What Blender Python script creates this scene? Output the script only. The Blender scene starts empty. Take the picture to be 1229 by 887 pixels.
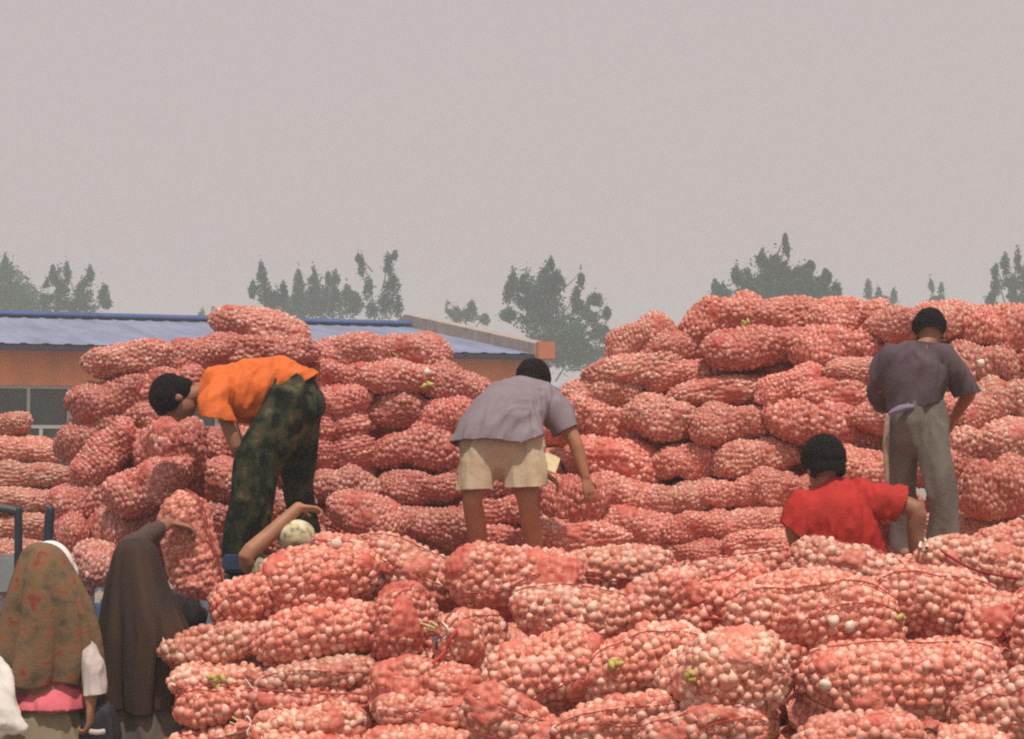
import bpy, bmesh, math, random
import numpy as np
from mathutils import Vector, Matrix, noise
S = bpy.context.scene
COL = S.collection
V = Vector

# ------------------------------------------------------------------ camera, sky, sun, exposure
CAM = V((0, 0, 1.9)); FPX = 2400.0; PITCH = math.atan(122.5 / FPX)
cam_data = bpy.data.cameras.new("camera"); cam = bpy.data.objects.new("camera", cam_data); COL.objects.link(cam)
cam.location = CAM; cam.rotation_euler = (math.pi / 2 + PITCH, 0, 0)
cam_data.sensor_fit = 'HORIZONTAL'; cam_data.sensor_width = 36.0; cam_data.lens = FPX / 1229 * 36
cam_data.clip_start = 0.1; cam_data.clip_end = 3000
S.camera = cam
SUN_EL, SUN_AZ = math.radians(68), math.radians(10)      # azimuth measured from behind the camera towards the right
to_sun = V((math.sin(SUN_AZ) * math.cos(SUN_EL), -math.cos(SUN_AZ) * math.cos(SUN_EL), math.sin(SUN_EL)))
w = bpy.data.worlds.new("World"); S.world = w; w.use_nodes = True
nt = w.node_tree; nt.nodes.clear()
out = nt.nodes.new('ShaderNodeOutputWorld'); bg = nt.nodes.new('ShaderNodeBackground')
sky = nt.nodes.new('ShaderNodeTexSky'); sky.sky_type = 'NISHITA'; sky.sun_disc = False
sky.sun_elevation = SUN_EL; sky.sun_rotation = math.pi - SUN_AZ
sky.air_density = 2.0; sky.dust_density = 8.0; sky.ozone_density = 1.0
hs = nt.nodes.new('ShaderNodeHueSaturation'); hs.inputs['Saturation'].default_value = 0.25
mx = nt.nodes.new('ShaderNodeMix'); mx.data_type = 'RGBA'; mx.inputs[0].default_value = 0.9
mx.inputs[7].default_value = (5.88, 4.93, 4.93, 1)          # flat warm-grey smog veil
nt.links.new(sky.outputs[0], hs.inputs['Color']); nt.links.new(hs.outputs[0], mx.inputs[6])
nt.links.new(mx.outputs[2], bg.inputs[0]); bg.inputs[1].default_value = 0.1
nt.links.new(bg.outputs[0], out.inputs[0])
sl = bpy.data.lights.new("sun", 'SUN'); sun = bpy.data.objects.new("sun", sl); COL.objects.link(sun)
sl.energy = 3.7; sl.angle = math.radians(2.0); sl.color = (1.0, 0.90, 0.78)
sun.rotation_euler = to_sun.to_track_quat('Z', 'Y').to_euler(); sun.location = (5, -10, 20)
S.view_settings.view_transform = 'Standard'; S.view_settings.look = 'None'
S.view_settings.exposure = 0.0; S.view_settings.gamma = 1.0
S.cycles.use_denoising = False; S.cycles.filter_width = 2.1; S.cycles.sample_clamp_indirect = 3.0; S.cycles.sample_clamp_direct = 6.0
S.cycles.max_bounces = 6; S.cycles.volume_bounces = 1; S.cycles.transparent_max_bounces = 8

CP, SP = math.cos(PITCH), math.sin(PITCH)
def ray(px, py):
    a, b = (px - 614.5) / FPX, (443.5 - py) / FPX
    return V((a, CP - b * SP, SP + b * CP))
def W(px, py, Y):
    d = ray(px, py); return CAM + d * (Y / d.y)

# ------------------------------------------------------------------ helpers: materials
def mat(name, col, rough=0.7, spec=0.3, var=0.0, scale=8.0, bump=0.0, bscale=40.0, cols=None, metal=0.0, island=0.0, stretch=None, crisp=False):
    m = bpy.data.materials.new(name); m.use_nodes = True
    t = m.node_tree; N = t.nodes; K = t.links
    b = N['Principled BSDF']; b.inputs['Roughness'].default_value = rough
    b.inputs['Specular IOR Level'].default_value = spec; b.inputs['Metallic'].default_value = metal
    tc = N.new('ShaderNodeTexCoord'); src = tc.outputs['Object']
    if stretch:
        mp = N.new('ShaderNodeMapping'); mp.inputs['Scale'].default_value = stretch
        K.new(src, mp.inputs[0]); src = mp.outputs[0]
    if cols or var:
        nz = N.new('ShaderNodeTexNoise'); nz.inputs['Scale'].default_value = scale; nz.inputs['Detail'].default_value = 5
        K.new(src, nz.inputs['Vector'])
        rp = N.new('ShaderNodeValToRGB')
        if cols:
            while len(rp.color_ramp.elements) < len(cols): rp.color_ramp.elements.new(0.5)
            for e, (p, c) in zip(rp.color_ramp.elements, cols): e.position = p; e.color = (*c, 1)
        else:
            rp.color_ramp.elements[0].position = 0.3; rp.color_ramp.elements[1].position = 0.7
            rp.color_ramp.elements[0].color = (*[c * (1 - var) for c in col], 1)
            rp.color_ramp.elements[1].color = (*[min(1, c * (1 + var)) for c in col], 1)
        K.new(nz.outputs['Fac'], rp.inputs[0]); cout = rp.outputs[0]
        if crisp: rp.color_ramp.interpolation = 'CONSTANT'; nz.inputs['Detail'].default_value = 2
        if island:
            g = N.new('ShaderNodeNewGeometry'); mr = N.new('ShaderNodeMapRange')
            mr.inputs[3].default_value = 1 - island; mr.inputs[4].default_value = 1 + island
            K.new(g.outputs['Random Per Island'], mr.inputs[0])
            mm = N.new('ShaderNodeMix'); mm.data_type = 'RGBA'; mm.blend_type = 'MULTIPLY'; mm.inputs[0].default_value = 1
            cc = N.new('ShaderNodeCombineColor')
            for i in range(3): K.new(mr.outputs[0], cc.inputs[i])
            K.new(cout, mm.inputs[6]); K.new(cc.outputs[0], mm.inputs[7]); cout = mm.outputs[2]
        K.new(cout, b.inputs['Base Color'])
    else:
        b.inputs['Base Color'].default_value = (*col, 1)
    if bump:
        n2 = N.new('ShaderNodeTexNoise'); n2.inputs['Scale'].default_value = bscale; n2.inputs['Detail'].default_value = 4
        K.new(src, n2.inputs['Vector'])
        bp = N.new('ShaderNodeBump'); bp.inputs['Strength'].default_value = bump; bp.inputs['Distance'].default_value = 0.02
        K.new(n2.outputs['Fac'], bp.inputs['Height']); K.new(bp.outputs[0], b.inputs['Normal'])
    return m

def bulb_material(name, lo, mid, hi):
    m = bpy.data.materials.new(name); m.use_nodes = True
    t = m.node_tree; N = t.nodes; K = t.links; b = N['Principled BSDF']
    b.inputs['Roughness'].default_value = 0.42; b.inputs['Specular IOR Level'].default_value = 0.45
    g = N.new('ShaderNodeNewGeometry'); oi = N.new('ShaderNodeObjectInfo')
    ad = N.new('ShaderNodeMath'); ad.operation = 'ADD'; fr = N.new('ShaderNodeMath'); fr.operation = 'FRACT'
    K.new(g.outputs['Random Per Island'], ad.inputs[0]); K.new(oi.outputs['Random'], ad.inputs[1]); K.new(ad.outputs[0], fr.inputs[0])
    tc = N.new('ShaderNodeTexCoord'); nz = N.new('ShaderNodeTexNoise'); nz.inputs['Scale'].default_value = 55; nz.inputs['Detail'].default_value = 4
    K.new(tc.outputs['Object'], nz.inputs['Vector'])
    # net cords pressed into the skin: thin red lattice
    vo = N.new('ShaderNodeTexVoronoi'); vo.feature = 'DISTANCE_TO_EDGE'; vo.inputs['Scale'].default_value = 95
    K.new(tc.outputs['Object'], vo.inputs['Vector'])
    m1 = N.new('ShaderNodeMath'); m1.operation = 'MULTIPLY_ADD'; m1.inputs[1].default_value = 0.5; m1.inputs[2].default_value = -0.08
    K.new(fr.outputs[0], m1.inputs[0])
    m2 = N.new('ShaderNodeMath'); m2.operation = 'MULTIPLY_ADD'; m2.inputs[1].default_value = 1.05
    K.new(nz.outputs['Fac'], m2.inputs[0]); K.new(m1.outputs[0], m2.inputs[2])
    at = N.new('ShaderNodeAttribute'); at.attribute_name = 'tip'; mt = N.new('ShaderNodeMath'); mt.operation = 'MULTIPLY_ADD'; mt.inputs[1].default_value = 0.22
    K.new(at.outputs['Fac'], mt.inputs[0]); K.new(m2.outputs[0], mt.inputs[2]); m2 = mt
    rp = N.new('ShaderNodeValToRGB'); rp.color_ramp.elements.new(0.5)
    for e, (p, c) in zip(rp.color_ramp.elements, ((0.25, lo), (0.62, mid), (0.98, hi))): e.position = p; e.color = (*c, 1)
    K.new(m2.outputs[0], rp.inputs[0])
    th = N.new('ShaderNodeMath'); th.operation = 'LESS_THAN'; th.inputs[1].default_value = 0.09; K.new(vo.outputs['Distance'], th.inputs[0])
    sc = N.new('ShaderNodeMath'); sc.operation = 'MULTIPLY'; sc.inputs[1].default_value = 0.6; K.new(th.outputs[0], sc.inputs[0])
    mm = N.new('ShaderNodeMix'); mm.data_type = 'RGBA'; mm.inputs[7].default_value = (0.50, 0.075, 0.05, 1)
    K.new(sc.outputs[0], mm.inputs[0]); K.new(rp.outputs[0], mm.inputs[6])
    tm = N.new('ShaderNodeMix'); tm.data_type = 'RGBA'; tm.blend_type = 'MULTIPLY'; tm.inputs[0].default_value = 1
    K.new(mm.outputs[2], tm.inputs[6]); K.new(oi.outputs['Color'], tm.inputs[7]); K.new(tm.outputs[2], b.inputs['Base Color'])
    return m

def net_material(name, a, bcol, cells=34.0):
    m = bpy.data.materials.new(name); m.use_nodes = True
    t = m.node_tree; N = t.nodes; K = t.links; b = N['Principled BSDF']
    b.inputs['Roughness'].default_value = 0.5; b.inputs['Specular IOR Level'].default_value = 0.3
    tc = N.new('ShaderNodeTexCoord'); oi = N.new('ShaderNodeObjectInfo')
    nz = N.new('ShaderNodeTexNoise'); nz.inputs['Scale'].default_value = 22; nz.inputs['Detail'].default_value = 6
    K.new(tc.outputs['Object'], nz.inputs['Vector'])
    rp = N.new('ShaderNodeValToRGB'); rp.color_ramp.elements[0].position = 0.35; rp.color_ramp.elements[1].position = 0.68
    rp.color_ramp.elements[0].color = (*a, 1); rp.color_ramp.elements[1].color = (*bcol, 1)
    K.new(nz.outputs['Fac'], rp.inputs[0])
    # where the net is stretched over the bulbs their skins show between the threads as pale flecks
    n2 = N.new('ShaderNodeTexNoise'); n2.inputs['Scale'].default_value = 62; n2.inputs['Detail'].default_value = 3; K.new(tc.outputs['Object'], n2.inputs['Vector'])
    r2 = N.new('ShaderNodeValToRGB'); r2.color_ramp.elements.new(.5)
    for e, (p_, c_) in zip(r2.color_ramp.elements, ((.36, (.40, .08, .057)), (.50, (.56, .20, .143)), (.68, (.76, .42, .325)))): e.position = p_; e.color = (*c_, 1)
    K.new(n2.outputs['Fac'], r2.inputs[0])
    at = N.new('ShaderNodeAttribute'); at.attribute_name = 'slack'; mg = N.new('ShaderNodeMix'); mg.data_type = 'RGBA'
    K.new(r2.outputs[0], mg.inputs[6]); K.new(at.outputs['Fac'], mg.inputs[0]); K.new(rp.outputs[0], mg.inputs[7])
    tm = N.new('ShaderNodeMix'); tm.data_type = 'RGBA'; tm.blend_type = 'MULTIPLY'; tm.inputs[0].default_value = 1
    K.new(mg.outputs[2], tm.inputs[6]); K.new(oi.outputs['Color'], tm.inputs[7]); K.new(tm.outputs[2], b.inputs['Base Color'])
    vo = N.new('ShaderNodeTexVoronoi'); vo.inputs['Scale'].default_value = cells; K.new(tc.outputs['Object'], vo.inputs['Vector'])
    bp = N.new('ShaderNodeBump'); bp.inputs['Strength'].default_value = 0.55; bp.inputs['Distance'].default_value = 0.012; bp.invert = True
    K.new(vo.outputs['Distance'], bp.inputs['Height']); K.new(bp.outputs[0], b.inputs['Normal'])
    return m

M = {}
M['bulb'] = bulb_material('garlic_skin', (0.50, 0.142, 0.096), (0.63, 0.268, 0.188), (0.89, 0.64, 0.52))
M['net'] = net_material('red_net', (0.50, 0.10, 0.073), (0.63, 0.225, 0.165), 24.0)
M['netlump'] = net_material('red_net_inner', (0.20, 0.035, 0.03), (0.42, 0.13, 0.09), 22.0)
M['seam'] = mat('net_seam', (0.36, 0.05, 0.04), 0.7, var=.3, scale=30)
M['string'] = mat('black_string', (0.03, 0.03, 0.035), 0.8)
M['whitestring'] = mat('white_string', (0.72, 0.68, 0.6), 0.8)
M['stem'] = mat('dry_garlic_stem', (0.62, 0.52, 0.25), 0.8, var=0.25, scale=30)
M['leaf_scrap'] = mat('yellow_leaf', (0.46, 0.38, 0.11), 0.8, var=0.3, scale=30)
M['white_bulb'] = mat('white_garlic', (0.74, 0.60, 0.51), 0.5, var=0.12, scale=60)

# ------------------------------------------------------------------ helpers: objects
def mesh_obj(name, verts, faces, m, parent=None, smooth=True):
    me = bpy.data.meshes.new(name)
    off = parent_off(parent)
    me.from_pydata([tuple(V(v) - off) for v in verts], [], faces); me.update()
    if smooth: me.polygons.foreach_set('use_smooth', [True] * len(me.polygons))
    return link(name, me, m, parent)
def parent_off(p):
    o = V((0, 0, 0))
    while p is not None: o = o + p.location; p = p.parent
    return o
def link(name, me, m, parent=None):
    o = bpy.data.objects.new(name, me); COL.objects.link(o)
    if m is not None:
        me.materials.clear(); me.materials.append(m)
    if parent is not None: o.parent = parent
    return o
def bm_obj(name, bm, m, parent=None, smooth=True):
    me = bpy.data.meshes.new(name); off = parent_off(parent)
    bmesh.ops.recalc_face_normals(bm, faces=bm.faces)
    if off.length: bmesh.ops.translate(bm, vec=-off, verts=bm.verts)
    bm.to_mesh(me); bm.free()
    if smooth: me.polygons.foreach_set('use_smooth', [True] * len(me.polygons))
    return link(name, me, m, parent)
def thing(name, label, cat, loc=(0, 0, 0), group=None):
    o = bpy.data.objects.new(name, None); COL.objects.link(o); o.location = loc; o.empty_display_size = 0.1
    o['label'] = label; o['category'] = cat
    if group: o['group'] = group
    return o
def tag(o, label, cat, group=None):
    o['label'] = label; o['category'] = cat
    if group: o['group'] = group
    return o
def box(bm, c, d, R=None, bev=0.0):
    r = bmesh.ops.create_cube(bm, size=1.0)
    mtx = Matrix.Translation(V(c)) @ ((R.to_4x4() if R else Matrix.Identity(4))) @ Matrix.Diagonal((*d, 1))
    bmesh.ops.transform(bm, matrix=mtx, verts=r['verts'])
    if bev:
        es = {e for v in r['verts'] for e in v.link_edges}
        bmesh.ops.bevel(bm, geom=list(es), offset=bev, segments=2, affect='EDGES')
def cyl(bm, a, b, r0, r1=None, n=12):
    a, b = V(a), V(b); d = b - a; r1 = r0 if r1 is None else r1
    r = bmesh.ops.create_cone(bm, cap_ends=True, segments=n, radius1=r0, radius2=r1, depth=d.length)
    bmesh.ops.transform(bm, matrix=Matrix.Translation((a + b) / 2) @ d.to_track_quat('Z', 'Y').to_matrix().to_4x4(), verts=r['verts'])
def cr(pts, k=3):
    out = []
    n = len(pts)
    for i in range(n - 1):
        p0, p1, p2, p3 = pts[max(i - 1, 0)], pts[i], pts[i + 1], pts[min(i + 2, n - 1)]
        for j in range(k):
            t = j / k
            out.append(0.5 * ((2 * p1) + (p2 - p0) * t + (2 * p0 - 5 * p1 + 4 * p2 - p3) * t * t + (3 * p1 - p0 - 3 * p2 + p3) * t ** 3))
    out.append(pts[-1]); return out
def tube(bm, pts, rads, side=None, n=14, k=3, cap=True):
    """closed tapered tube through pts; radii r or (a, b): a along SIDE, b across it"""
    P = [np.array(p, float) for p in pts]
    Rr = [np.array(r if isinstance(r, (tuple, list)) else (r, r), float) for r in rads]
    P = cr(P, k) if len(P) > 1 else P; Rr = cr(Rr, k)
    P = [V(p) for p in P]
    rings = []; sd = V(side).normalized() if side is not None else None
    tang = []
    for i in range(len(P)):
        t = (P[min(i + 1, len(P) - 1)] - P[max(i - 1, 0)]).normalized(); tang.append(t)
    if sd is None:
        t = tang[0]; sd0 = t.orthogonal().normalized()
    prev = None
    def frame(t):
        nonlocal prev
        s = sd if sd is not None else (prev if prev is not None else sd0)
        s = (s - t * s.dot(t)).normalized(); prev = s
        return s, t.cross(s)
    seq = []
    if cap:
        for a in (75, 50, 25): seq.append((0, -math.sin(math.radians(a)), math.cos(math.radians(a))))
    seq += [(i, 0, 1) for i in range(len(P))]
    if cap:
        for a in (25, 50, 75): seq.append((len(P) - 1, math.sin(math.radians(a)), math.cos(math.radians(a))))
    for i, so, sc in seq:
        t = tang[i]; s, b = frame(t); ra, rb = max(Rr[i][0], 1e-4), max(Rr[i][1], 1e-4)
        c = P[i] + t * (so * min(ra, rb))
        rings.append([bm.verts.new(c + s * (math.cos(2 * math.pi * q / n) * ra * sc) + b * (math.sin(2 * math.pi * q / n) * rb * sc)) for q in range(n)])
    for A, B in zip(rings, rings[1:]):
        for q in range(n):
            bm.faces.new((A[q], A[(q + 1) % n], B[(q + 1) % n], B[q]))
    bm.faces.new(rings[0][::-1]); bm.faces.new(rings[-1])
def ell(bm, c, ax, n=16, rot=None):
    r = bmesh.ops.create_uvsphere(bm, u_segments=n, v_segments=n // 2 + 2, radius=1.0)
    mtx = Matrix.Translation(V(c)) @ (rot.to_4x4() if rot else Matrix.Identity(4)) @ Matrix.Diagonal((*ax, 1))
    bmesh.ops.transform(bm, matrix=mtx, verts=r['verts'])
def blob(name, build, m, parent, voxel=0.012, smooth=5, cuts=(), folds=None, solid=0.0):
    """union of closed shapes drawn by BUILD(bm), remeshed into one continuous surface"""
    bm = bmesh.new(); build(bm)
    bmesh.ops.recalc_face_normals(bm, faces=bm.faces)
    me = bpy.data.meshes.new('tmp'); bm.to_mesh(me); bm.free()
    o = bpy.data.objects.new('tmp', me); COL.objects.link(o)
    rm = o.modifiers.new('r', 'REMESH'); rm.mode = 'VOXEL'; rm.voxel_size = voxel
    sm = o.modifiers.new('s', 'SMOOTH'); sm.factor = 0.5; sm.iterations = smooth
    dg = bpy.context.evaluated_depsgraph_get(); dg.update()
    me2 = bpy.data.meshes.new_from_object(o.evaluated_get(dg))
    bpy.data.objects.remove(o); bpy.data.meshes.remove(me)
    bm = bmesh.new(); bm.from_mesh(me2); bpy.data.meshes.remove(me2)
    if folds:
        amp, freq, axis = folds
        ax = V(axis).normalized()
        bm.normal_update()
        mv = []
        for v in bm.verts:
            p = v.co; q = (p - ax * (p.dot(ax) * 0.8)) * freq
            f = noise.noise(q * .7) + 0.9 * (1 - 2.4 * abs(noise.noise(q * 1.25 + V((7, 3, 1))))) * max(0, min(1, .5 + 1.6 * noise.noise(p * freq * .35 + V((5, 5, 1))))) + 0.5 * (1 - 2.4 * abs(noise.noise(q * 2.3 + V((2, 9, 4))))) * max(0, min(1, .4 + 1.6 * noise.noise(p * freq * .5)))
            mv.append(v.normal * (f * amp))
        for v, d in zip(bm.verts, mv): v.co += d
    for co, no in cuts:
        bmesh.ops.bisect_plane(bm, geom=bm.verts[:] + bm.edges[:] + bm.faces[:], plane_co=V(co), plane_no=V(no), clear_outer=True)
    ob = bm_obj(name, bm, m, parent)
    if solid:
        s = ob.modifiers.new('thickness', 'SOLIDIFY'); s.thickness = solid; s.offset = -1
    return ob

# ------------------------------------------------------------------ ground and haze come first: large structure
bm = bmesh.new()
bmesh.ops.create_grid(bm, x_segments=60, y_segments=60, size=230)
bmesh.ops.translate(bm, vec=(0, 175, 0), verts=bm.verts)
for v in bm.verts: v.co.z = 0.02 * noise.noise(v.co * 0.3)
gr = bm_obj('ground', bm, mat('dusty_yard', (0.24, 0.19, 0.15), 0.95, var=0.25, scale=0.8, bump=0.4, bscale=12))
gr['kind'] = 'structure'; gr['label'] = 'dusty bare yard ground under the garlic heaps'

# ------------------------------------------------------------------ the long building with the blue roof
YAW = math.radians(19)
B = thing('market_building', 'long orange-walled building with a blue metal roof behind the heaps', 'building', (0.66, 45, 0))
B.rotation_euler = (0, 0, YAW)
def bl(name, bm, m, parent=B, smooth=False):      # built in the building's own axes: x along the front, y to the back
    me = bpy.data.meshes.new(name); bmesh.ops.recalc_face_normals(bm, faces=bm.faces); bm.to_mesh(me); bm.free()
    if smooth: me.polygons.foreach_set('use_smooth', [True] * len(me.polygons))
    return link(name, me, m, parent)
ORANGE = mat('orange_plaster', (0.74, 0.265, 0.125), 0.9, var=0.22, scale=1.6, stretch=(1, 1, .35), bump=0.15, bscale=30)
BLUE = mat('blue_roof_sheet', (0.19, 0.222, 0.335), 0.65, 0.25, var=0.22, scale=0.8, stretch=(2.2, .35, 1))
CAPB = mat('blue_ridge_sheet', (0.10, 0.17, 0.42), 0.5, 0.4, var=0.15, scale=2)
DARKEAVE = mat('dark_eave', (0.03, 0.03, 0.055), 0.8, var=0.2, scale=4)
FRAME = mat('grey_window_frame', (0.42, 0.42, 0.41), 0.6)
PANE = mat('dark_window_glass', (0.035, 0.04, 0.045), 0.15, 0.6, var=0.4, scale=1.5)
COPING = mat('weathered_coping', (0.36, 0.30, 0.255), 0.9, var=0.25, scale=3, bump=0.3, bscale=18)
LB, DB, ZE, ZR = 34.0, 10.0, 4.56, 5.84
wx, ww, wz0, wz1 = [], 2.6, 1.1, 3.68
x = -1.1
bm = bmesh.new(); box(bm, (-LB / 2, 0.12, (wz1 + ZE) / 2), (LB, 0.24, ZE - wz1)); box(bm, (-LB / 2, 0.12, wz0 / 2), (LB, 0.24, wz0))
edges = [0.0]
while x - ww > -LB + 0.6:
    wx.append(x - ww / 2); edges += [x, x - ww]; x -= ww + 0.5
edges.append(-LB)
for a, b_ in zip(edges[::2], edges[1::2]): box(bm, ((a + b_) / 2, 0.12, (wz0 + wz1) / 2), (a - b_, 0.24, wz1 - wz0))
bl('wall', bm, ORANGE)
for xx in (-0.12, -LB + 0.12):
    bm = bmesh.new()
    vs = [bm.verts.new((xx + dx, y, z)) for dx in (-0.12, 0.12) for y, z in ((0.244, 0), (2 * DB, 0), (2 * DB, ZE - .03), (DB, ZR - .06), (0.244, ZE - .03))]
    bm.faces.new(vs[:5]); bm.faces.new(vs[5:])
    for i in range(5): bm.faces.new((vs[i], vs[(i + 1) % 5], vs[5 + (i + 1) % 5], vs[5 + i]))
    bl('gable_wall', bm, ORANGE)
bm = bmesh.new(); box(bm, (-LB / 2, 2 * DB - .12, ZE / 2 - .02), (LB - .5, .24, ZE - .04)); bl('back_wall', bm, ORANGE)
for i, cx in enumerate(wx):
    bm = bmesh.new()
    for dx in (-ww / 2 + .04, -ww / 6, ww / 6, ww / 2 - .04):
        if abs(dx) < ww / 3: box(bm, (cx + dx, 0.10, (wz1 + 2.86) / 2 + .03), (.07, .08, wz1 - 2.86 - .06)); box(bm, (cx + dx * 1.6, 0.10, (wz0 + 2.80) / 2), (.07, .08, 2.80 - wz0))
        else: box(bm, (cx + dx, 0.10, (wz0 + wz1) / 2), (.08, .10, wz1 - wz0))
    box(bm, (cx, 0.10, 2.83), (ww - .16, .09, .07)); box(bm, (cx, 0.10, wz1 - .03), (ww - .16, .085, .06)); box(bm, (cx, 0.10, wz0 + .03), (ww - .16, .085, .06))
    f = bl('window', bm, FRAME)
    for (a, b_), (z0, z1) in [(p, q) for q in ((wz0 + .05, 2.80), (2.865, wz1 - .05)) for p in ((-.46, -.17), (-.163, .163), (.17, .46))]:
        bm = bmesh.new(); box(bm, (cx + (a + b_) / 2 * ww, 0.16, (z0 + z1) / 2), ((b_ - a) * ww, .012, z1 - z0)); bl('pane', bm, PANE, f)
def slope(bm, y0, z0, y1, z1, x0, x1, ribs):
    L = math.hypot(y1 - y0, z1 - z0); n = V((0, -(z1 - z0), (y1 - y0))).normalized() * (1 if y1 > y0 else -1)
    prof = []
    k = int((x1 - x0) / ribs)
    for i in range(k):
        a = x0 + i * ribs
        prof += [(a, 0), (a + ribs * .62, 0), (a + ribs * .70, .018), (a + ribs * .92, .018)]
    prof.append((x1, 0))
    lo = [bm.verts.new(V((px, y0, z0)) + n * h) for px, h in prof]; hi = [bm.verts.new(V((px, y1, z1)) + n * h) for px, h in prof]
    for i in range(len(prof) - 1): bm.faces.new((lo[i], lo[i + 1], hi[i + 1], hi[i]))
OV = 0.55; sl_ = (ZR - ZE) / DB
bm = bmesh.new(); slope(bm, -OV, ZE + .02 - OV * sl_, DB, ZR + .02, -LB - .3, -.35, .45); slope(bm, 2 * DB + OV, ZE + .02 - OV * sl_, DB, ZR + .02, -LB - .3, -.35, .45)
bl('roof', bm, BLUE)
bm = bmesh.new(); box(bm, (-LB / 2 - .3, DB, ZR + .06), (LB - .1, 1.5, .10), bev=.03); bl('ridge_cap', bm, CAPB)
bm = bmesh.new(); box(bm, (-LB / 2 - .2, -OV + .03, ZE - OV * sl_ - .06), (LB, .05, .11)); box(bm, (-LB / 2 - .2, -OV / 2 + .02, ZE - .12), (LB, OV - .06, .04)); bl('eave_board', bm, DARKEAVE)
bm = bmesh.new()
for s0, s1 in (((-OV, ZE - .15), (DB, ZR)), ((2 * DB + OV, ZE - .15), (DB, ZR))):
    vs = []
    for xx in (-.34, .06):
        for (yy, zz), h in ((s0, 0), (s1, 0), (s1, .34), (s0, .34)): vs.append(bm.verts.new((xx, yy, zz + h)))
    bm.faces.new(vs[:4]); bm.faces.new(vs[4:])
    for i in range(4): bm.faces.new((vs[i], vs[(i + 1) % 4], vs[4 + (i + 1) % 4], vs[4 + i]))
bl('parapet', bm, COPING)
bm = bmesh.new(); box(bm, (-.13, -OV - .08, ZE + .02), (.40, .2, .40), bev=.02); bl('parapet_end', bm, mat('bright_orange_paint', (0.50, 0.17, 0.10), .85, var=.1, scale=3))

LOW = thing('low_shed', 'low blue-grey roofed shed seen past the end of the orange building', 'shed', (2.6, 66, 0))
LOW.rotation_euler = (0, 0, math.radians(6))
bm = bmesh.new(); box(bm, (0, 3, 1.9), (9, 6, 3.8)); bl('wall', bm, mat('grey_plaster', (.40, .40, .42), .9, var=.1, scale=2), LOW)
bm = bmesh.new(); slope(bm, -.5, 3.72, 3.2, 4.95, -4.9, 4.9, .5); slope(bm, 6.6, 3.72, 3.2, 4.95, -4.9, 4.9, .5); bl('roof', bm, mat('pale_blue_sheet', (.28, .34, .43), .6, var=.1, scale=1), LOW)

# ------------------------------------------------------------------ trees
LEAF = [mat('grey_green_leaves', (0.020, 0.070, 0.047), 0.75, 0.2, var=0.5, scale=0.5, island=0.5),
        mat('fresh_green_leaves', (0.030, 0.10, 0.035), 0.75, 0.2, var=0.3, scale=0.9, island=0.3)]
BARK = mat('grey_bark', (0.16, 0.14, 0.12), 0.9, var=0.2, scale=6)
def tree(label, Y, base_px, clumps, dens=1.0, lm=0, leaf=0.23):
    Y *= 1.95
    """clumps: (px, py, rx, ry) in photograph pixels at distance Y, turned into real ellipsoids around branches"""
    rnd = random.Random(int(base_px * 7 + Y)); pm = Y / FPX
    g = W(base_px, 566, Y); g.z = 0
    t = thing('poplar_tree', label, 'tree', g, 'trees beyond the building')
    bm = bmesh.new()
    topz = max(W(c[0], c[1], Y).z for c in clumps)
    trunk_top = V((g.x + rnd.uniform(-.2, .2), Y, topz * .72))
    tube(bm, [g, g.lerp(trunk_top, .5) + V((.1, 0, 0)), trunk_top], [.40, .28, .10], n=7)
    vs, fs = [], []
    for (px, py, rx, ry) in clumps:
        if rx < 12: rx, ry = rx * .85, ry * 1.25
        dy = rnd.uniform(-1, 1) * min(2.6, rx * pm)
        c = W(px, py, Y + dy); rx *= pm; ry *= pm
        s = V((g.x, Y, max(1.5, c.z - max(1.2, ry * 1.8)))).lerp(V((c.x, c.y, max(1.5, c.z - ry))), .35)
        tube(bm, [s, s.lerp(c, .6) + V((0, 0, .15)), c + V((0, 0, ry * .5))], [.06, .04, .015], n=5, k=2)
        n = int(dens * (300 + 720 * rx * ry / .5))
        n = min(n, 9000)
        for i in range(n):
            # rough sub-clumps: points drift towards a few twig centres so that gaps stay open
            a = rnd.random() * math.tau; cz = rnd.uniform(-1, 1); r = rnd.random() ** 0.6 * (rnd.uniform(1, 1.6) if rnd.random() < .2 else 1)
            q = V((math.cos(a) * math.sqrt(1 - cz * cz), math.sin(a) * math.sqrt(1 - cz * cz), cz)) * r
            q.x *= rx * (1 - .55 * max(0, q.z)); q.y *= max(rx, .6) ; q.z *= ry
            if noise.noise((c + q) * 1.3) < -.13 - .25 * (1 - r): continue
            p = c + q; L = leaf * rnd.uniform(.55, 1.15)
            d = V((rnd.gauss(0, 1), rnd.gauss(0, 1), rnd.gauss(0, .8) + .3)).normalized(); e = d.cross(V((rnd.gauss(0, 1), rnd.gauss(0, 1), rnd.gauss(0, 1)))).normalized()
            k = len(vs)
            vs += [p - d * L * .5, p + e * L * .3, p + d * L * .6, p - e * L * .3]; fs.append((k, k + 1, k + 2, k + 3))
    bm_obj('trunk', bm, BARK, t)
    o = mesh_obj('crown', vs, fs, LEAF[lm], t, smooth=False)
    return t
tree('rounded fresh green tree at the photo edge over the blue roof', 78, 8, [(10, 352, 40, 34), (-15, 345, 40, 40), (30, 366, 26, 16), (6, 322, 7, 14), (-20, 325, 14, 18)], 1.3, 1)
tree('tree with three pale poplar spires beside the rounded green tree', 74, 92, [(72, 345, 12, 26), (80, 328, 6, 12), (64, 330, 6, 9), (100, 352, 12, 22), (108, 330, 6, 9), (124, 350, 8, 18), (86, 368, 34, 10), (56, 356, 10, 18), (128, 362, 7, 8)], .9)
tree('tiny tree top just above the roof ridge, left of the topmost sack', 95, 250, [(243, 379, 7, 6), (256, 376, 6, 7), (268, 380, 6, 5)], .8)
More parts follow.
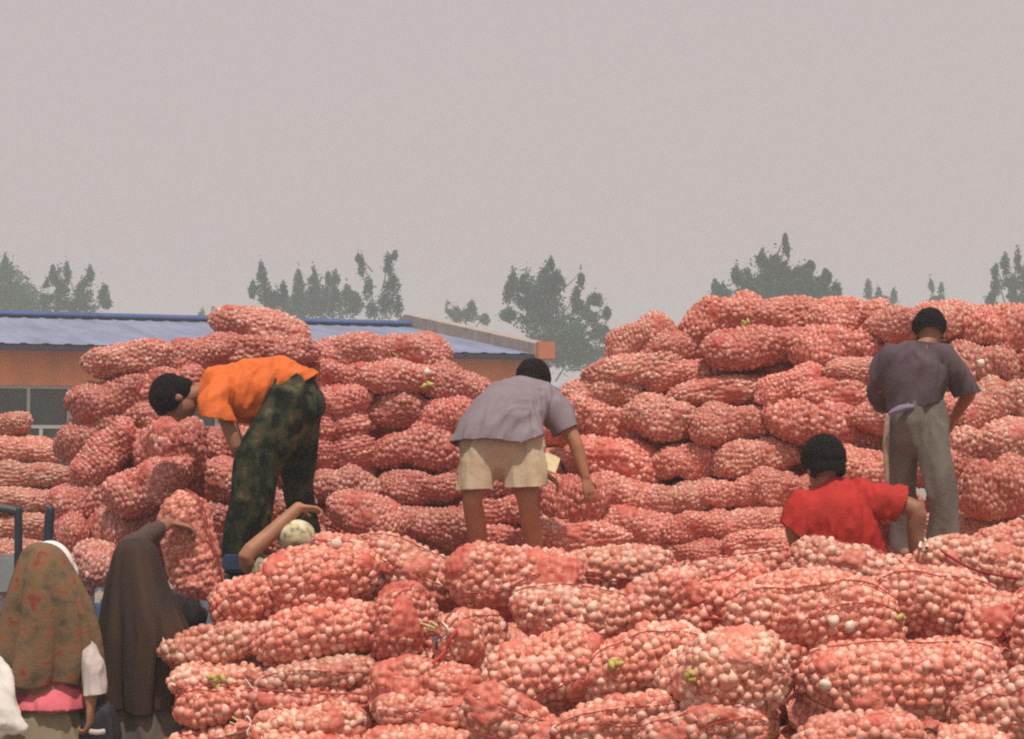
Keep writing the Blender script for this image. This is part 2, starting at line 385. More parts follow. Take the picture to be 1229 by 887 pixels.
tree('tree with one leaning spire behind the topmost sack', 72, 322, [(314, 335, 8, 20), (318, 350, 10, 18), (303, 348, 6, 9), (330, 366, 14, 18), (340, 352, 7, 12), (320, 376, 18, 10)], 1.0)
tree('broad bushy grey-green tree next to the leaning spire', 76, 385, [(385, 365, 42, 24), (358, 343, 9, 17), (376, 340, 10, 16), (402, 343, 10, 17), (416, 350, 8, 10), (425, 366, 12, 18), (355, 368, 16, 18), (394, 334, 5, 7)], 1.1)
tree('sparse airy tree with two thin tall stems', 70, 455, [(434, 320, 6, 13), (442, 345, 9, 14), (466, 318, 8, 15), (470, 342, 12, 18), (462, 366, 16, 18), (446, 372, 10, 10), (478, 368, 8, 12), (430, 310, 4, 5), (474, 306, 5, 5)], .55)
tree('small low tree top above the weathered parapet', 82, 558, [(540, 368, 8, 9), (560, 378, 18, 9), (566, 370, 8, 8), (582, 383, 8, 6), (548, 378, 10, 8)], .9)
tree('largest dark tree between the parapet and the tall heap', 68, 655, [(650, 375, 32, 36), (632, 350, 20, 24), (655, 338, 14, 20), (668, 345, 13, 22), (616, 336, 8, 12), (610, 352, 8, 12), (661, 318, 6, 7), (697, 333, 6, 10), (692, 360, 10, 14), (715, 362, 12, 14), (706, 380, 16, 16), (728, 375, 6, 8), (680, 400, 36, 22), (690, 424, 46, 22), (650, 420, 30, 24), (610, 378, 12, 10), (722, 402, 16, 14), (735, 420, 12, 16)], 1.1)
tree('wide dome-shaped dark tree behind the tall heap', 66, 930, [(932, 350, 58, 28), (900, 338, 20, 20), (930, 326, 22, 22), (960, 340, 24, 22), (985, 350, 18, 18), (884, 330, 8, 10), (943, 300, 6, 14), (942, 288, 3, 7), (972, 318, 8, 10), (866, 352, 13, 10), (858, 344, 5, 8), (992, 332, 8, 10), (1003, 350, 8, 10), (915, 312, 10, 10)], 1.15)
tree('trio of small dark spires above the tall heap', 84, 1056, [(1042, 347, 6, 12), (1055, 354, 5, 8), (1073, 355, 4, 8), (1056, 362, 20, 8)], .9)
tree('pair of small pale spires above the head of the standing man', 84, 1126, [(1117, 347, 5, 11), (1130, 351, 5, 10), (1124, 362, 14, 8)], .9)
tree('pale open-crowned tree at the far end of the tall heap', 70, 1214, [(1206, 318, 7, 14), (1222, 315, 7, 14), (1198, 340, 10, 14), (1215, 345, 14, 16), (1232, 335, 10, 22), (1195, 326, 6, 8), (1190, 360, 9, 8), (1225, 365, 18, 14), (1240, 350, 14, 22)], .8)

# ------------------------------------------------------------------ garlic bulbs and sacks
def bulb_mesh(name, h, seed, m):
    rnd = random.Random(seed); n = 7; vs = [(0, 0, -.72)]; fs = []; rib = [rnd.uniform(-.13, .13) for _ in range(n)]
    for z, r in ((-.5, .78), (.02, 1.0), (.55, .68), (.92, .26)):
        for q in range(n):
            rr = r * (1 + rib[q] + rnd.uniform(-.04, .04)); a = math.tau * (q + .25 * z) / n
            vs.append((rr * math.cos(a), rr * math.sin(a), z * h))
    vs.append((.25 * rnd.uniform(-1, 1), .25 * rnd.uniform(-1, 1), 1.45 * h))
    for q in range(n): fs.append((0, 1 + (q + 1) % n, 1 + q))
    for k in range(3):
        for q in range(n): fs.append((1 + k * n + q, 1 + k * n + (q + 1) % n, 1 + (k + 1) * n + (q + 1) % n, 1 + (k + 1) * n + q))
    for q in range(n): fs.append((1 + 3 * n + q, 1 + 3 * n + (q + 1) % n, len(vs) - 1))
    return np.array(vs, float), fs
BULB = [bulb_mesh('b', h, i, None) for i, h in enumerate((.95, 1.05, 1.12, 1.2, 1.3))]
TIP = np.array([0.] * 15 + [.25] * 7 + [.7] * 7 + [1.])
def attr(me, name, vals): me.attributes.new(name, 'FLOAT', 'POINT').data.foreach_set('value', np.asarray(vals, np.float32))
BULB_ME = []
for i, (v_, f_) in enumerate(BULB):
    me = bpy.data.meshes.new('garlic_bulb'); me.from_pydata(v_.tolist(), [], f_); me.update(); me.polygons.foreach_set('use_smooth', [True] * len(me.polygons))
    me.materials.append(M['bulb']); attr(me, 'tip', TIP); BULB_ME.append(me)

class Sack:
    """shape of one filled net sack: barrel with soft ends, lumps, a bend, a slack band of net"""
    def __init__(s, seed, L, Wd, H, slack=0.25):
        s.L, s.Wd, s.H = L, Wd, H; r = s.r = np.random.RandomState(seed)
        s.ph = r.uniform(0, 6.28, 8); s.bend = r.uniform(-.08, .08, 2); s.e = r.uniform(.72, .90); s.p = r.uniform(2.8, 4.4)
        s.k = r.uniform(.6, 1.4, 4); s.slack = slack; s.tw = r.uniform(-.25, .25); s.tap = r.uniform(-.12, .12)
        s.dent = [(r.uniform(-.7, .7), r.uniform(0, 6.28), r.uniform(.06, .20)) for _ in range(4)]
    def pt(s, u, v):
        v = v + s.tw * u
        t = np.abs(u); rad = np.maximum(1 - t ** s.p, 0) ** .5 * (1 + s.tap * u)
        c, sn = np.cos(v), np.sin(v); c = np.sign(c) * np.abs(c) ** s.e; sn = np.sign(sn) * np.abs(sn) ** s.e
        ph, k = s.ph, s.k
        lump = 1 + .05 * k[0] * np.sin(4.2 * u + ph[0]) + .07 * k[1] * np.sin(2 * v + 2.5 * u + ph[1]) + .05 * k[2] * np.sin(3 * v - 5 * u + ph[2]) + .03 * k[3] * np.sin(7 * u + v + ph[3])
        for du, dv, da in s.dent:
            lump = lump - da * np.exp(-((u - du) / .16) ** 2) * (.35 + .65 * np.exp(-(((v - dv + np.pi) % (2 * np.pi) - np.pi) / .9) ** 2))
        rad = rad * lump
        x = s.L / 2 * u * (1 + .05 * np.sin(v + ph[4]) * (t > 0)) 
        y = s.Wd / 2 * rad * c + s.bend[0] * s.L * (u * u - .3)
        z = s.H / 2 * rad * sn + s.bend[1] * s.L * .6 * (u * u - .3)
        return np.stack([x, y, z], -1)
    def nrm(s, u, v):
        e = 1e-3; a = s.pt(np.clip(u + e, -1, 1), v) - s.pt(np.clip(u - e, -1, 1), v); b = s.pt(u, v + e) - s.pt(u, v - e)
        n = np.cross(a, b); l = np.linalg.norm(n, axis=-1, keepdims=True); n = n / np.maximum(l, 1e-12)
        p = s.pt(u, v); f = np.sign((n * p).sum(-1, keepdims=True)); f[f == 0] = 1
        return n * f, l[..., 0]
    def slackness(s, u, v):
        ph = s.ph
        q = np.sin(3.1 * u + 1.3 * v + ph[5]) + .8 * np.sin(5.3 * u - 2 * v + ph[6]) + .6 * np.sin(8 * u + 3 * v + ph[7])
        return np.clip((q - (1.9 - 3.2 * s.slack)) * 1.6, 0, 1)
    def bulbs(s, d=.0425, rb=.0228, sink=.66):
        """bulbs pressed tight against the net in staggered, jittered rows"""
        r = s.r
        ug = np.linspace(-.995, .995, 160); vg = np.arange(97) / 96 * 2 * np.pi
        G = s.pt(ug[:, None] + 0 * vg[None], vg[None] + 0 * ug[:, None])
        sarc = np.concatenate([[0], np.cumsum(np.linalg.norm(np.diff(G[:, :-1], axis=0), axis=2).mean(1))])
        ring = np.concatenate([np.zeros((160, 1)), np.cumsum(np.linalg.norm(np.diff(G, axis=1), axis=2), axis=1)], axis=1)
        u, v = [], []
        x = d * .3; k = 0
        while x < sarc[-1]:
            uu = np.interp(x, sarc, ug); row = np.array([np.interp(uu, ug, ring[:, j]) for j in range(97)]); n = max(1, int(round(row[-1] / d)))
            q = ((np.arange(n) + .5 * (k % 2) + r.uniform(-.22, .22, n) + s.ph[0] + .35 * math.sin(k * 1.7)) % n) / n * row[-1]
            v.append(np.interp(q, row, vg)); u.append(np.interp(x + r.uniform(-.23, .23, n) * d, sarc, ug)); x += d * .88; k += 1
        u, v = np.concatenate(u), np.concatenate(v); keep = r.uniform(0, 1, len(u)) > .008; u, v = u[keep], v[keep]
        n, l = s.nrm(u, v); P = s.pt(u, v)
        rad = rb * np.clip(r.normal(.98, .11, len(u)), .70, 1.22)
        off = r.uniform(-.009, .0045, len(u)) - rad * sink
        s.bu, s.bv, s.bn, s.br = u, v, n, rad
        s.bp = P + n * off[:, None]; idx = np.arange(len(u))
        # orientation: stem mostly leaning over, sometimes outward
        ax = r.normal(0, 1, (len(idx), 3)); ax = ax - n[idx] * ((ax * n[idx]).sum(1, keepdims=True) + r.uniform(-.25, .9, (len(idx), 1)) * (r.uniform(0, 1, (len(idx), 1)) > .06) * .9); ax /= np.linalg.norm(ax, axis=1, keepdims=True)
        t = np.cross(ax, r.normal(0, 1, ax.shape)); t /= np.linalg.norm(t, axis=1, keepdims=True)
        s.bR = np.stack([t, np.cross(ax, t), ax], -1)
        s.bk = r.randint(0, 5, len(idx))
    deep = -.0125
    def shell(s, nu=118, nv=104):
        u = np.concatenate([[-1 + 1e-4], np.sin(np.linspace(-np.pi / 2 + .05, np.pi / 2 - .05, nu)), [1 - 1e-4]]); v = np.arange(nv) / nv * 2 * np.pi
        U, Vv = np.meshgrid(u, v, indexing='ij'); U, Vv = U.ravel(), Vv.ravel()
        P = s.pt(U, Vv); n, _ = s.nrm(U, Vv)
        q = s.bp + s.bn * (s.br * .45)[:, None]
        d2 = (P * P).sum(1)[:, None] + (q * q).sum(1)[None] - 2 * P @ q.T; j = d2.argmin(1)
        h = np.sqrt(np.maximum(s.br[j] ** 2 - np.clip(d2[np.arange(len(P)), j], 0, s.br[j] ** 2) * .97, 0))
        sk = s.slackness(U, Vv)
        wob = np.array([noise.noise(V(p_) * 27) for p_ in P.tolist()])
        off = (1 - sk) * (s.deep + .55 * h + .0065 * wob) + sk * (.001 + .45 * h + .006 * wob)
        off *= np.minimum(1, (1 - np.abs(U)) * 40)
        P = P + n * off[:, None]
        f = []
        R = len(u)
        for i in range(R - 1):
            for q in range(nv):
                f.append((i * nv + q, (i + 1) * nv + q, (i + 1) * nv + (q + 1) % nv, i * nv + (q + 1) % nv))
        f.append(tuple(range(nv))[::-1]); f.append(tuple(range((R - 1) * nv, R * nv)))
        me = bpy.data.meshes.new('net_cover'); me.from_pydata(P.tolist(), [], f); me.update()
        me.polygons.foreach_set('use_smooth', [True] * len(me.polygons)); me.materials.append(M['net']); attr(me, 'slack', np.clip(sk * 1.3, 0, 1))
        return me
    def joined(s, sel):
        vs, fs = [], []; k = 0
        for i in sel:
            bv, bf = BULB[s.bk[i]]
            vs.append((bv * s.br[i]) @ s.bR[i].T + s.bp[i]); fs += [tuple(a + k for a in f) for f in bf]; k += len(bv)
        me = bpy.data.meshes.new('garlic_bulbs'); me.from_pydata(np.concatenate(vs).tolist(), [], fs); me.update()
        me.polygons.foreach_set('use_smooth', [True] * len(me.polygons)); me.materials.append(M['bulb']); attr(me, 'tip', np.tile(TIP, k // len(TIP)))
        return me
def tuft_mesh(seed):
    r = np.random.RandomState(seed); n = 20; vs, fs = [], []
    prof = ((-.03, .050), (-.005, .026), (.012, .018), (.03, .026), (.06, .042), (.085, .05))
    bend = r.uniform(-.5, .5, 2)
    for k, (x, rad) in enumerate(prof):
        for q in range(n):
            a = math.tau * q / n; w_ = 1 + (.28 * math.sin(5 * a + seed) + r.uniform(-.15, .15)) * (k / 5) if k > 2 else 1
            vs.append((x + (r.uniform(-.012, .012) if k > 3 else 0), rad * w_ * math.cos(a) + bend[0] * max(0, x) , .75 * rad * w_ * math.sin(a) + bend[1] * max(0, x)))
    for k in range(len(prof) - 1):
        for q in range(n): fs.append((k * n + q, k * n + (q + 1) % n, (k + 1) * n + (q + 1) % n, (k + 1) * n + q))
    me = bpy.data.meshes.new('gathered_neck'); me.from_pydata(vs, [], fs); me.update(); me.polygons.foreach_set('use_smooth', [True] * len(me.polygons)); me.materials.append(M['net']); attr(me, 'slack', np.full(len(vs), .7))
    return me
def string_mesh(seed, m):
    r = random.Random(seed); bm = bmesh.new()
    ring = [V((.012, .021 * math.cos(a), .018 * math.sin(a))) for a in np.linspace(0, math.tau, 11)]
    tube(bm, ring, [.006] * len(ring), n=6, k=1)
    for sg in (-1, 1):
        tube(bm, [V((.012, .02 * sg, .012)), V((.03, .045 * sg, .02 + r.uniform(-.02, .02))), V((.04 + r.uniform(-.02, .03), .06 * sg, -.02))], [.006, .006, .005], n=5)
    me = bpy.data.meshes.new('tie_string'); bm.to_mesh(me); bm.free(); me.polygons.foreach_set('use_smooth', [True] * len(me.polygons)); me.materials.append(m)
    return me
TUFT = [tuft_mesh(i) for i in range(5)]
STRING = [string_mesh(1, M['string']), string_mesh(2, M['whitestring']), string_mesh(3, M['string'])]

VARS = []
for i in range(9):
    s_ = Sack(100 + i, .72, .42, .30, (.1, .2, .26, .14, .3, .05, .22, .34, .12)[i]); s_.bulbs()
    s_.me_shell = s_.shell(); s_.me_b = s_.joined(range(len(s_.br))); VARS.append(s_)

def rotm(ang, yaw, roll, flip):
    R = Matrix.Rotation(-math.radians(ang), 3, 'Y') @ Matrix.Rotation(yaw + (math.pi if flip else 0), 3, 'Z') @ Matrix.Rotation(roll, 3, 'X')
    return R
PLACED = []
def fit(cx, cy, ln, th, Y, yaw, deepen):
    """size of a sack that spans LN x TH photograph pixels at distance Y; short ones are turned away from the camera"""
    L = ln * Y / FPX; H = th * Y / FPX * 1.05; L *= .98; Lf = .70
    if yaw is None:
        yaw = 0.0
        if ln < th * 1.42: yaw = 1.05                       # an end that points at the camera
        else: L = max(L, .50)
    wd = max(.34, min(.46, H * 1.3))
    den = math.sqrt((Lf * math.cos(yaw)) ** 2 + (wd * math.sin(yaw)) ** 2)
    k = L / den
    return Lf * k, wd * (k if k < 1 else 1), H, yaw

# ------------------------------------------------------------------ the sacks, one row each: centre, visible length, thickness (photograph pixels), tilt, label, extras
def y_near(cx, cy):
    s = min(1, max(0, (cx - 230) / 700)); return 8.9 - 1.6 * s + (.6 + 1.4 * s) * (887 - cy) / 237
def y_left(cx, cy):
    s = min(1, max(0, (cx - 200) / 190)); return 11.75 + .75 * s + (640 - cy) / 270 * .45
def y_right(cx, cy):
    s = min(1, max(0, (cx - 700) / 450)); return 12.45 - .75 * s + (640 - cy) / 280 * .7
def y_far(cx, cy): return 15.5 + (640 - cy) / 130 * .3
STACKS = {
 'near': (y_near, 'garlic sacks of the sunlit front heap', [
  (384, 697, 152, 84, 8, 'fat garlic sack at the front heap corner just below the pale cap', {}),
  (289, 727, 88, 64, 20, 'rounded garlic sack under the orange man\'s boots, end of the front heap', {}),
  (384, 762, 168, 66, 12, 'long up-tilted garlic sack with black and white string at its upper end', dict(tie=2)),
  (258, 775, 86, 48, 12, 'pointed garlic sack poking out beside the dark-brown scarf, upper of two', {}),
  (297, 781, 74, 46, -8, 'small dented garlic sack end between the pointed sack and the long tilted one', dict(dY=.1)),
  (272, 814, 104, 34, -4, 'thin flat garlic sack poking out beside the dark-brown scarf, lower of two', {}),
  (382, 811, 150, 38, 5, 'flattened pale garlic sack squeezed under the long tilted sack', {}),
  (372, 840, 160, 38, 0, 'flattened garlic sack with a red crease, third course below the pale cap', {}),
  (274, 848, 92, 46, 0, 'garlic sack with greenish-white bulbs at its blunt end beside the brown scarf', {}),
  (372, 868, 145, 42, 4, 'garlic sack with a red knotted end, fourth course below the pale cap', dict(tie=1, flip=1)),
  (264, 890, 110, 38, 10, 'lowest garlic sack beside the brown scarf, cut by the bottom edge', {}),
  (385, 896, 130, 36, -3, 'garlic sack cut by the bottom edge under the red knotted one', {}),
  (492, 688, 158, 68, -18, 'dusky garlic sack sloping down from behind the fat corner sack', dict(dY=.15)),
  (484, 752, 86, 92, 15, 'garlic sack under a smooth red net flap, left of the blue and red cords', dict(slack=.5)),
  (562, 768, 82, 72, -15, 'stubby garlic sack end right of the blue and red cords', dict(tie=1, flip=1)),
  (620, 698, 170, 82, -3, 'wide garlic sack with smooth orange-red net below the khaki shorts', dict(slack=.55)),
  (515, 822, 146, 58, 0, 'garlic sack with a smooth pink-red net back below the blue and red cords', dict(slack=.62)),
  (520, 857, 150, 44, -3, 'thin creased red garlic sack directly under the smooth pink-red one', dict(slack=.5)),
  (500, 893, 130, 40, 4, 'garlic sack at the bottom edge under the creased red one', {}),
  (655, 805, 150, 88, 14, 'large garlic sack with whitish bulbs, mid front heap, up-tilted to the yellow leaf', {}),
  (626, 873, 118, 66, -24, 'smooth orange-red garlic sack sloping down at the bottom edge', dict(slack=.7)),
  (738, 683, 160, 54, 2, 'garlic sack along the heap crest beside the khaki shorts, bright red tied end', dict(tie=2)),
  (688, 737, 156, 66, -3, 'garlic sack with tidy rows of dark bulbs in the middle of the front heap', dict(slack=.08)),
  (785, 727, 120, 72, 14, 'dull red garlic sack right of the tidy-rowed one', dict(slack=.5)),
  (880, 691, 148, 50, 12, 'garlic sack on the crest just left of the red shirt, black-tied end', dict(tie=0)),
  (870, 722, 112, 60, 25, 'garlic sack with a thin red cord, squeezed below the black-tied one', {}),
  (775, 795, 165, 78, 20, 'up-tilted garlic sack with a yellow leaf on its bulky bulbs', dict(slack=.1)),
  (866, 815, 155, 112, 28, 'big bulging garlic sack with a pale yellow leaf and a red net tear', {}),
  (735, 867, 160, 58, 18, 'up-tilted orange-lit garlic sack below the yellow-leaf sack', {}),
  (842, 879, 130, 54, 8, 'garlic sack cut by the bottom edge under the big bulging one', dict(slack=.45)),
  (1020, 685, 150, 62, -17, 'garlic sack heaped directly in front of the red shirt', {}),
  (977, 737, 215, 94, -4, 'long pale garlic sack with two loose white bulbs below the red shirt', {}),
  (1125, 727, 176, 84, -8, 'large sunlit garlic sack right of the two white bulbs, yellow-green leaf', dict(slack=.12)),
  (1080, 815, 252, 98, 4, 'longest near garlic sack, barrel shaped, with neat bulbs and a tied red neck', dict(tie=2, flip=1, slack=.12)),
  (1168, 680, 155, 64, -10, 'garlic sack crossed by a dark red cord below the trousered man\'s feet', {}),
  (1218, 758, 130, 92, 12, 'garlic sack at the right edge above the corner sack', dict(slack=.4)),
  (1215, 857, 120, 84, 22, 'up-tilted garlic sack filling the bottom right corner', {}),
  (1030, 885, 165, 52, 4, 'garlic sack cut by the bottom edge under the barrel-shaped one', {}),
  (1135, 893, 90, 44, 0, 'shaded garlic sack end at the bottom edge beside the corner sack', dict(dY=.2)),
  (1222, 652, 100, 48, 12, 'garlic sack on the crest at the right edge', dict(dY=.1)),
  (1085, 690, 80, 42, 8, 'small garlic sack at the bare elbow of the red-shirted man', dict(dY=.25)),
  (436, 664, 112, 40, -6, 'flat dusky garlic sack on the crest right of the pale cap', dict(dY=.25)),
  (940, 800, 70, 60, -30, 'small garlic sack wedged between the bulging and barrel-shaped sacks', dict(dY=.3)),
  (560, 800, 90, 50, 0, 'shadowed garlic sack wedged behind the stubby sack end', dict(dY=.35)),
 ]),
 'left': (y_left, 'garlic sacks of the heap behind the orange shirt', [
  (153, 432, 112, 42, 10, 'up-tilted red garlic sack at the upper left shoulder of the orange man\'s heap', dict(tie=2)),
  (130, 479, 104, 48, 16, 'pointed garlic sack sticking out over the building window', {}),
  (195, 462, 116, 48, 6, 'bright garlic sack behind the orange man\'s head', dict(slack=.05)),
  (112, 524, 100, 54, 22, 'up-tilted garlic sack under the pointed one, above the far pale courses', {}),
  (168, 502, 110, 48, 15, 'garlic sack just left of the orange man\'s chin', {}),
  (205, 540, 96, 76, 8, 'round garlic sack directly below the orange man\'s face', dict(dY=-.25)),
  (128, 545, 84, 52, 48, 'greenish upright garlic sack left of the round one', {}),
  (180, 582, 118, 56, 25, 'up-tilted garlic sack above the dark woman\'s raised arm', dict(dY=-.25)),
  (106, 600, 88, 50, 10, 'garlic sack left of the up-tilted one, over two smooth ends', {}),
  (84, 640, 56, 56, 0, 'smooth pink sack end above the white cap', dict(slack=.7)),
  (133, 637, 66, 58, 5, 'smooth sack end between the white cap and the dark scarf', dict(slack=.5)),
  (113, 682, 78, 62, 0, 'lowest garlic sack of the truck load, between the two scarved heads', dict(dY=-.1)),
  (182, 624, 84, 46, 20, 'garlic sack half hidden behind the dark woman\'s raised arm', {}),
  (312, 394, 128, 46, -12, 'topmost garlic sack with a peaked corner against the sky', dict(slack=.5)),
  (315, 422, 138, 46, 2, 'garlic sack resting on the orange man\'s back line, under the topmost', {}),
  (236, 427, 90, 42, 20, 'dull red garlic sack above the orange man\'s neck', dict(slack=.5)),
  (416, 425, 110, 46, 8, 'rounded garlic sack on the heap top right of the camouflage trousers', dict(tie=1)),
  (497, 423, 92, 44, -6, 'red-backed garlic sack on the heap top below the parapet', dict(slack=.5)),
  (402, 452, 92, 42, 0, 'garlic sack just right of the camouflage seat, second course', {}),
  (472, 453, 112, 44, -3, 'garlic sack with white and yellow stems at its end', dict(tie=1)),
  (550, 464, 84, 44, -16, 'down-sloping garlic sack above the lilac back', {}),
  (400, 482, 92, 42, 0, 'garlic sack right of the camouflage seat, third course', {}),
  (465, 493, 130, 46, 0, 'long garlic sack across the heap middle, above the neat barrel sack', {}),
  (541, 500, 90, 50, 15, 'garlic sack touching the left flank of the lilac shirt', {}),
  (389, 536, 66, 40, 84, 'narrow upright garlic sack against the camouflage knee', {}),
  (425, 533, 92, 56, 98, 'broad upright garlic sack wedged beside the neat barrel sack', {}),
  (499, 541, 116, 52, 2, 'neat barrel-shaped garlic sack left of the khaki shorts', dict(slack=.08)),
  (412, 588, 106, 50, -10, 'garlic sack under the two upright ones', {}),
  (502, 586, 112, 42, 0, 'shaded garlic sack beneath the neat barrel sack', {}),
  (440, 620, 104, 52, -20, 'smooth pink-red garlic sack sloping down beside the shin', dict(slack=.65, dY=-.25)),
  (522, 630, 106, 46, -8, 'shaded garlic sack left of the bare left shin', dict(dY=-.1)),
  (394, 628, 66, 40, -20, 'small dark garlic sack behind the pale cap', {}),
  (252, 578, 90, 50, 5, 'dark red garlic sack left of the camouflage thigh', dict(slack=.5)),
  (250, 622, 90, 46, 0, 'shadowed garlic sack between the carried sack and the camouflage shin', {}),
  (152, 556, 110, 56, 0, 'shadowed garlic sack in the gap behind the greenish upright one', dict(dY=.3)),
  (262, 662, 84, 50, 0, 'shadowed garlic sack at the camouflage cuff, behind the carried one', dict(yaw=.2)),
  (196, 668, 84, 52, 0, 'garlic sack peeping between the dark scarf and the carried sack', dict(yaw=.2, dY=.35)),
  (322, 560, 100, 50, 0, 'dark garlic sack seen between the camouflage legs, upper', {}),
  (330, 606, 100, 48, 4, 'dark garlic sack seen between the camouflage legs, lower', dict(slack=.5)),
  (278, 536, 90, 50, -5, 'garlic sack behind the orange man\'s bare forearm', {}),
  (340, 650, 110, 46, 0, 'shaded garlic sack behind the bent bare arm', {}),
  (600, 578, 110, 48, 0, 'shaded garlic sack seen between the hems of the khaki shorts', {}),
  (603, 612, 116, 42, 3, 'shaded garlic sack seen between the bare shins, upper', {}),
  (596, 648, 130, 42, -2, 'dark garlic sack seen between the bare shins, lowest', {}),
 ]),
 'right': (y_right, 'garlic sacks of the tall heap', [
  (770, 407, 92, 48, 16, 'rounded garlic sack on the sloping shoulder of the tall heap, against the sky', {}),
  (807, 418, 92, 46, 4, 'garlic sack overlapping the rounded shoulder one', {}),
  (868, 384, 116, 52, 15, 'up-tilted garlic sack below the dome-shaped tree', dict(tie=1)),
  (764, 446, 134, 44, 8, 'garlic sack whose tip points over the low shed roof', {}),
  (718, 474, 108, 44, 4, 'pointed garlic sack above the lilac sleeve', {}),
  (830, 452, 138, 42, 4, 'pale flat garlic sack above a deep red one', {}),
  (868, 472, 138, 38, 3, 'deep red flat garlic sack with black-tied bulbs at its end', dict(tie=2, slack=.5)),
  (727, 506, 126, 54, -14, 'garlic sack just right of the lilac sleeve', {}),
  (815, 503, 138, 52, -5, 'large-bulbed garlic sack in the tall heap middle', dict(slack=.05)),
  (938, 380, 124, 44, 2, 'garlic sack with smooth scarlet net at the very top of the tall heap', dict(slack=.75)),
  (1020, 380, 112, 48, 4, 'bright garlic sack on top, left of the standing man\'s head', dict(slack=.05)),
  (905, 417, 132, 52, 8, 'garlic sack under the scarlet-topped one, black-tied end', dict(tie=0)),
  (1003, 418, 118, 58, 4, 'dark-bulbed garlic sack left of the standing man\'s shoulder', dict(slack=.05)),
  (1035, 444, 84, 32, 0, 'thin shaded sack end behind the standing man\'s elbow', {}),
  (1005, 474, 118, 44, 0, 'orange-lit garlic sack beside the standing man\'s hip', dict(slack=.5)),
  (953, 463, 64, 42, 10, 'shadowed sack end left of the orange-lit sack', {}),
  (876, 509, 100, 48, 3, 'garlic sack with pale stems at its end, above the neat twin courses', dict(tie=1)),
  (985, 512, 148, 62, -10, 'long plump garlic sack directly above the red man\'s head', dict(slack=.15)),
  (908, 549, 112, 46, 5, 'plump garlic sack left of the red man\'s hair', {}),
  (830, 556, 88, 48, 0, 'short garlic sack next to the plump one left of the red man', {}),
  (825, 597, 108, 42, 2, 'garlic sack in the fourth course of the tall heap, over the dusky pair', {}),
  (890, 592, 104, 40, 4, 'garlic sack level with the red sleeve, a stem sticking up', {}),
  (942, 587, 92, 46, -5, 'garlic sack touching the red shoulder', {}),
  (838, 634, 100, 40, 8, 'dusky smooth garlic sack near the heap foot, first of a pair', {}),
  (906, 628, 104, 40, 8, 'brownish garlic sack near the red sleeve, second of the dusky pair', {}),
  (848, 662, 104, 34, 0, 'lowest dark garlic sack in the trough behind the crest', {}),
  (918, 654, 104, 34, 6, 'low garlic sack just left of the red man\'s hand', {}),
  (740, 554, 128, 54, -12, 'smooth brownish garlic sack beside the lilac man\'s bare forearm', dict(slack=.45)),
  (752, 598, 122, 48, -15, 'down-sloping garlic sack right of the lilac man\'s hand', {}),
  (790, 528, 70, 44, 10, 'small garlic sack wedged under the large-bulbed one', dict(dY=.15)),
  (682, 604, 96, 66, 0, 'blunt grey-pink sack under the lilac man\'s reaching hand', dict(dY=-.35, yaw=.5)),
  (692, 640, 136, 42, -3, 'deep shaded garlic sack at the trough under the reaching hand', dict(slack=.5, dY=-.2)),
  (765, 634, 128, 46, -3, 'darkest shaded garlic sack at the foot of the tall heap', dict(slack=.5)),
  (955, 446, 130, 44, 0, 'shadowed garlic sack deep in the gap below the black-tied one', dict(dY=.35)),
  (1154, 413, 116, 50, 0, 'garlic sack in the gap by the standing man\'s collar', dict(dY=.3)),
  (782, 470, 130, 50, 0, 'shadowed garlic sack in the gap over the lilac man\'s right shoulder', dict(dY=.35)),
  (1222, 466, 110, 50, 0, 'shadowed garlic sack in the gap at the right edge, above hand level', dict(dY=.3)),
  (1172, 612, 120, 52, 0, 'dark garlic sack at the back of the hollow beside the grey trousers', dict(dY=.25)),
  (1040, 562, 128, 48, 2, 'garlic sack between the red man\'s head and the grey trousers', {}),
  (1040, 606, 128, 52, 0, 'garlic sack behind the red shoulder', {}),
  (1068, 500, 100, 44, -3, 'garlic sack behind the standing man\'s waist', {}),
  (1085, 392, 92, 46, -8, 'garlic sack behind the standing man\'s hair', {}),
  (1095, 446, 110, 52, 0, 'garlic sack hidden behind the standing man\'s back', dict(dY=.1)),
  (1143, 385, 92, 50, 0, 'garlic sack on top, just right of the standing man\'s head', {}),
  (1202, 398, 100, 64, -8, 'large-bulbed garlic sack on top at the right edge', dict(slack=.05)),
  (1174, 441, 90, 62, 5, 'garlic sack with a bare white bulb right of the standing man\'s shoulder', {}),
  (1232, 442, 60, 52, 0, 'orange-red sack end at the right edge, second course', {}),
  (1196, 480, 112, 52, 6, 'garlic sack at the right edge level with the standing man\'s hand', dict(slack=.08)),
  (1152, 494, 76, 44, 0, 'shaded garlic sack beside the standing man\'s forearm', {}),
  (1185, 531, 122, 56, 3, 'broad pale garlic sack right of the grey trousers', {}),
  (1207, 586, 118, 68, 4, 'garlic sack bulging over the dark hollow at the right edge', dict(dY=-.25)),
  (1130, 560, 100, 52, 0, 'garlic sack behind the grey trouser leg', {}),
  (1152, 636, 76, 40, 0, 'sack end with greenish-white bulbs beside the grey trouser cuff', {}),
  (1200, 640, 100, 40, 0, 'shaded garlic sack under the dark hollow', {}),
 ]),
 'far': (y_far, 'flat garlic sacks of the distant courses', [
  (2, 510, 56, 30, 0, 'topmost sack of the distant flat courses, below the window', {}),
  (24, 540, 110, 34, -3, 'second sack from the top of the distant flat courses', {}),
  (33, 571, 124, 35, 0, 'third sack down in the distant courses, above the blue frame', {}),
  (34, 602, 122, 33, 0, 'distant flat sack level with the blue frame\'s top bar', {}),
  (32, 632, 122, 35, 0, 'distant flat sack seen through the blue frame', {}),
  (22, 662, 100, 32, 0, 'distant flat sack beside the patterned scarf', {}),
  (22, 692, 100, 32, 0, 'lowest distant sack behind the patterned scarf', {}),
 ]),
}
NEAR_SACKS = []
TINTS = {}
cnt = 0
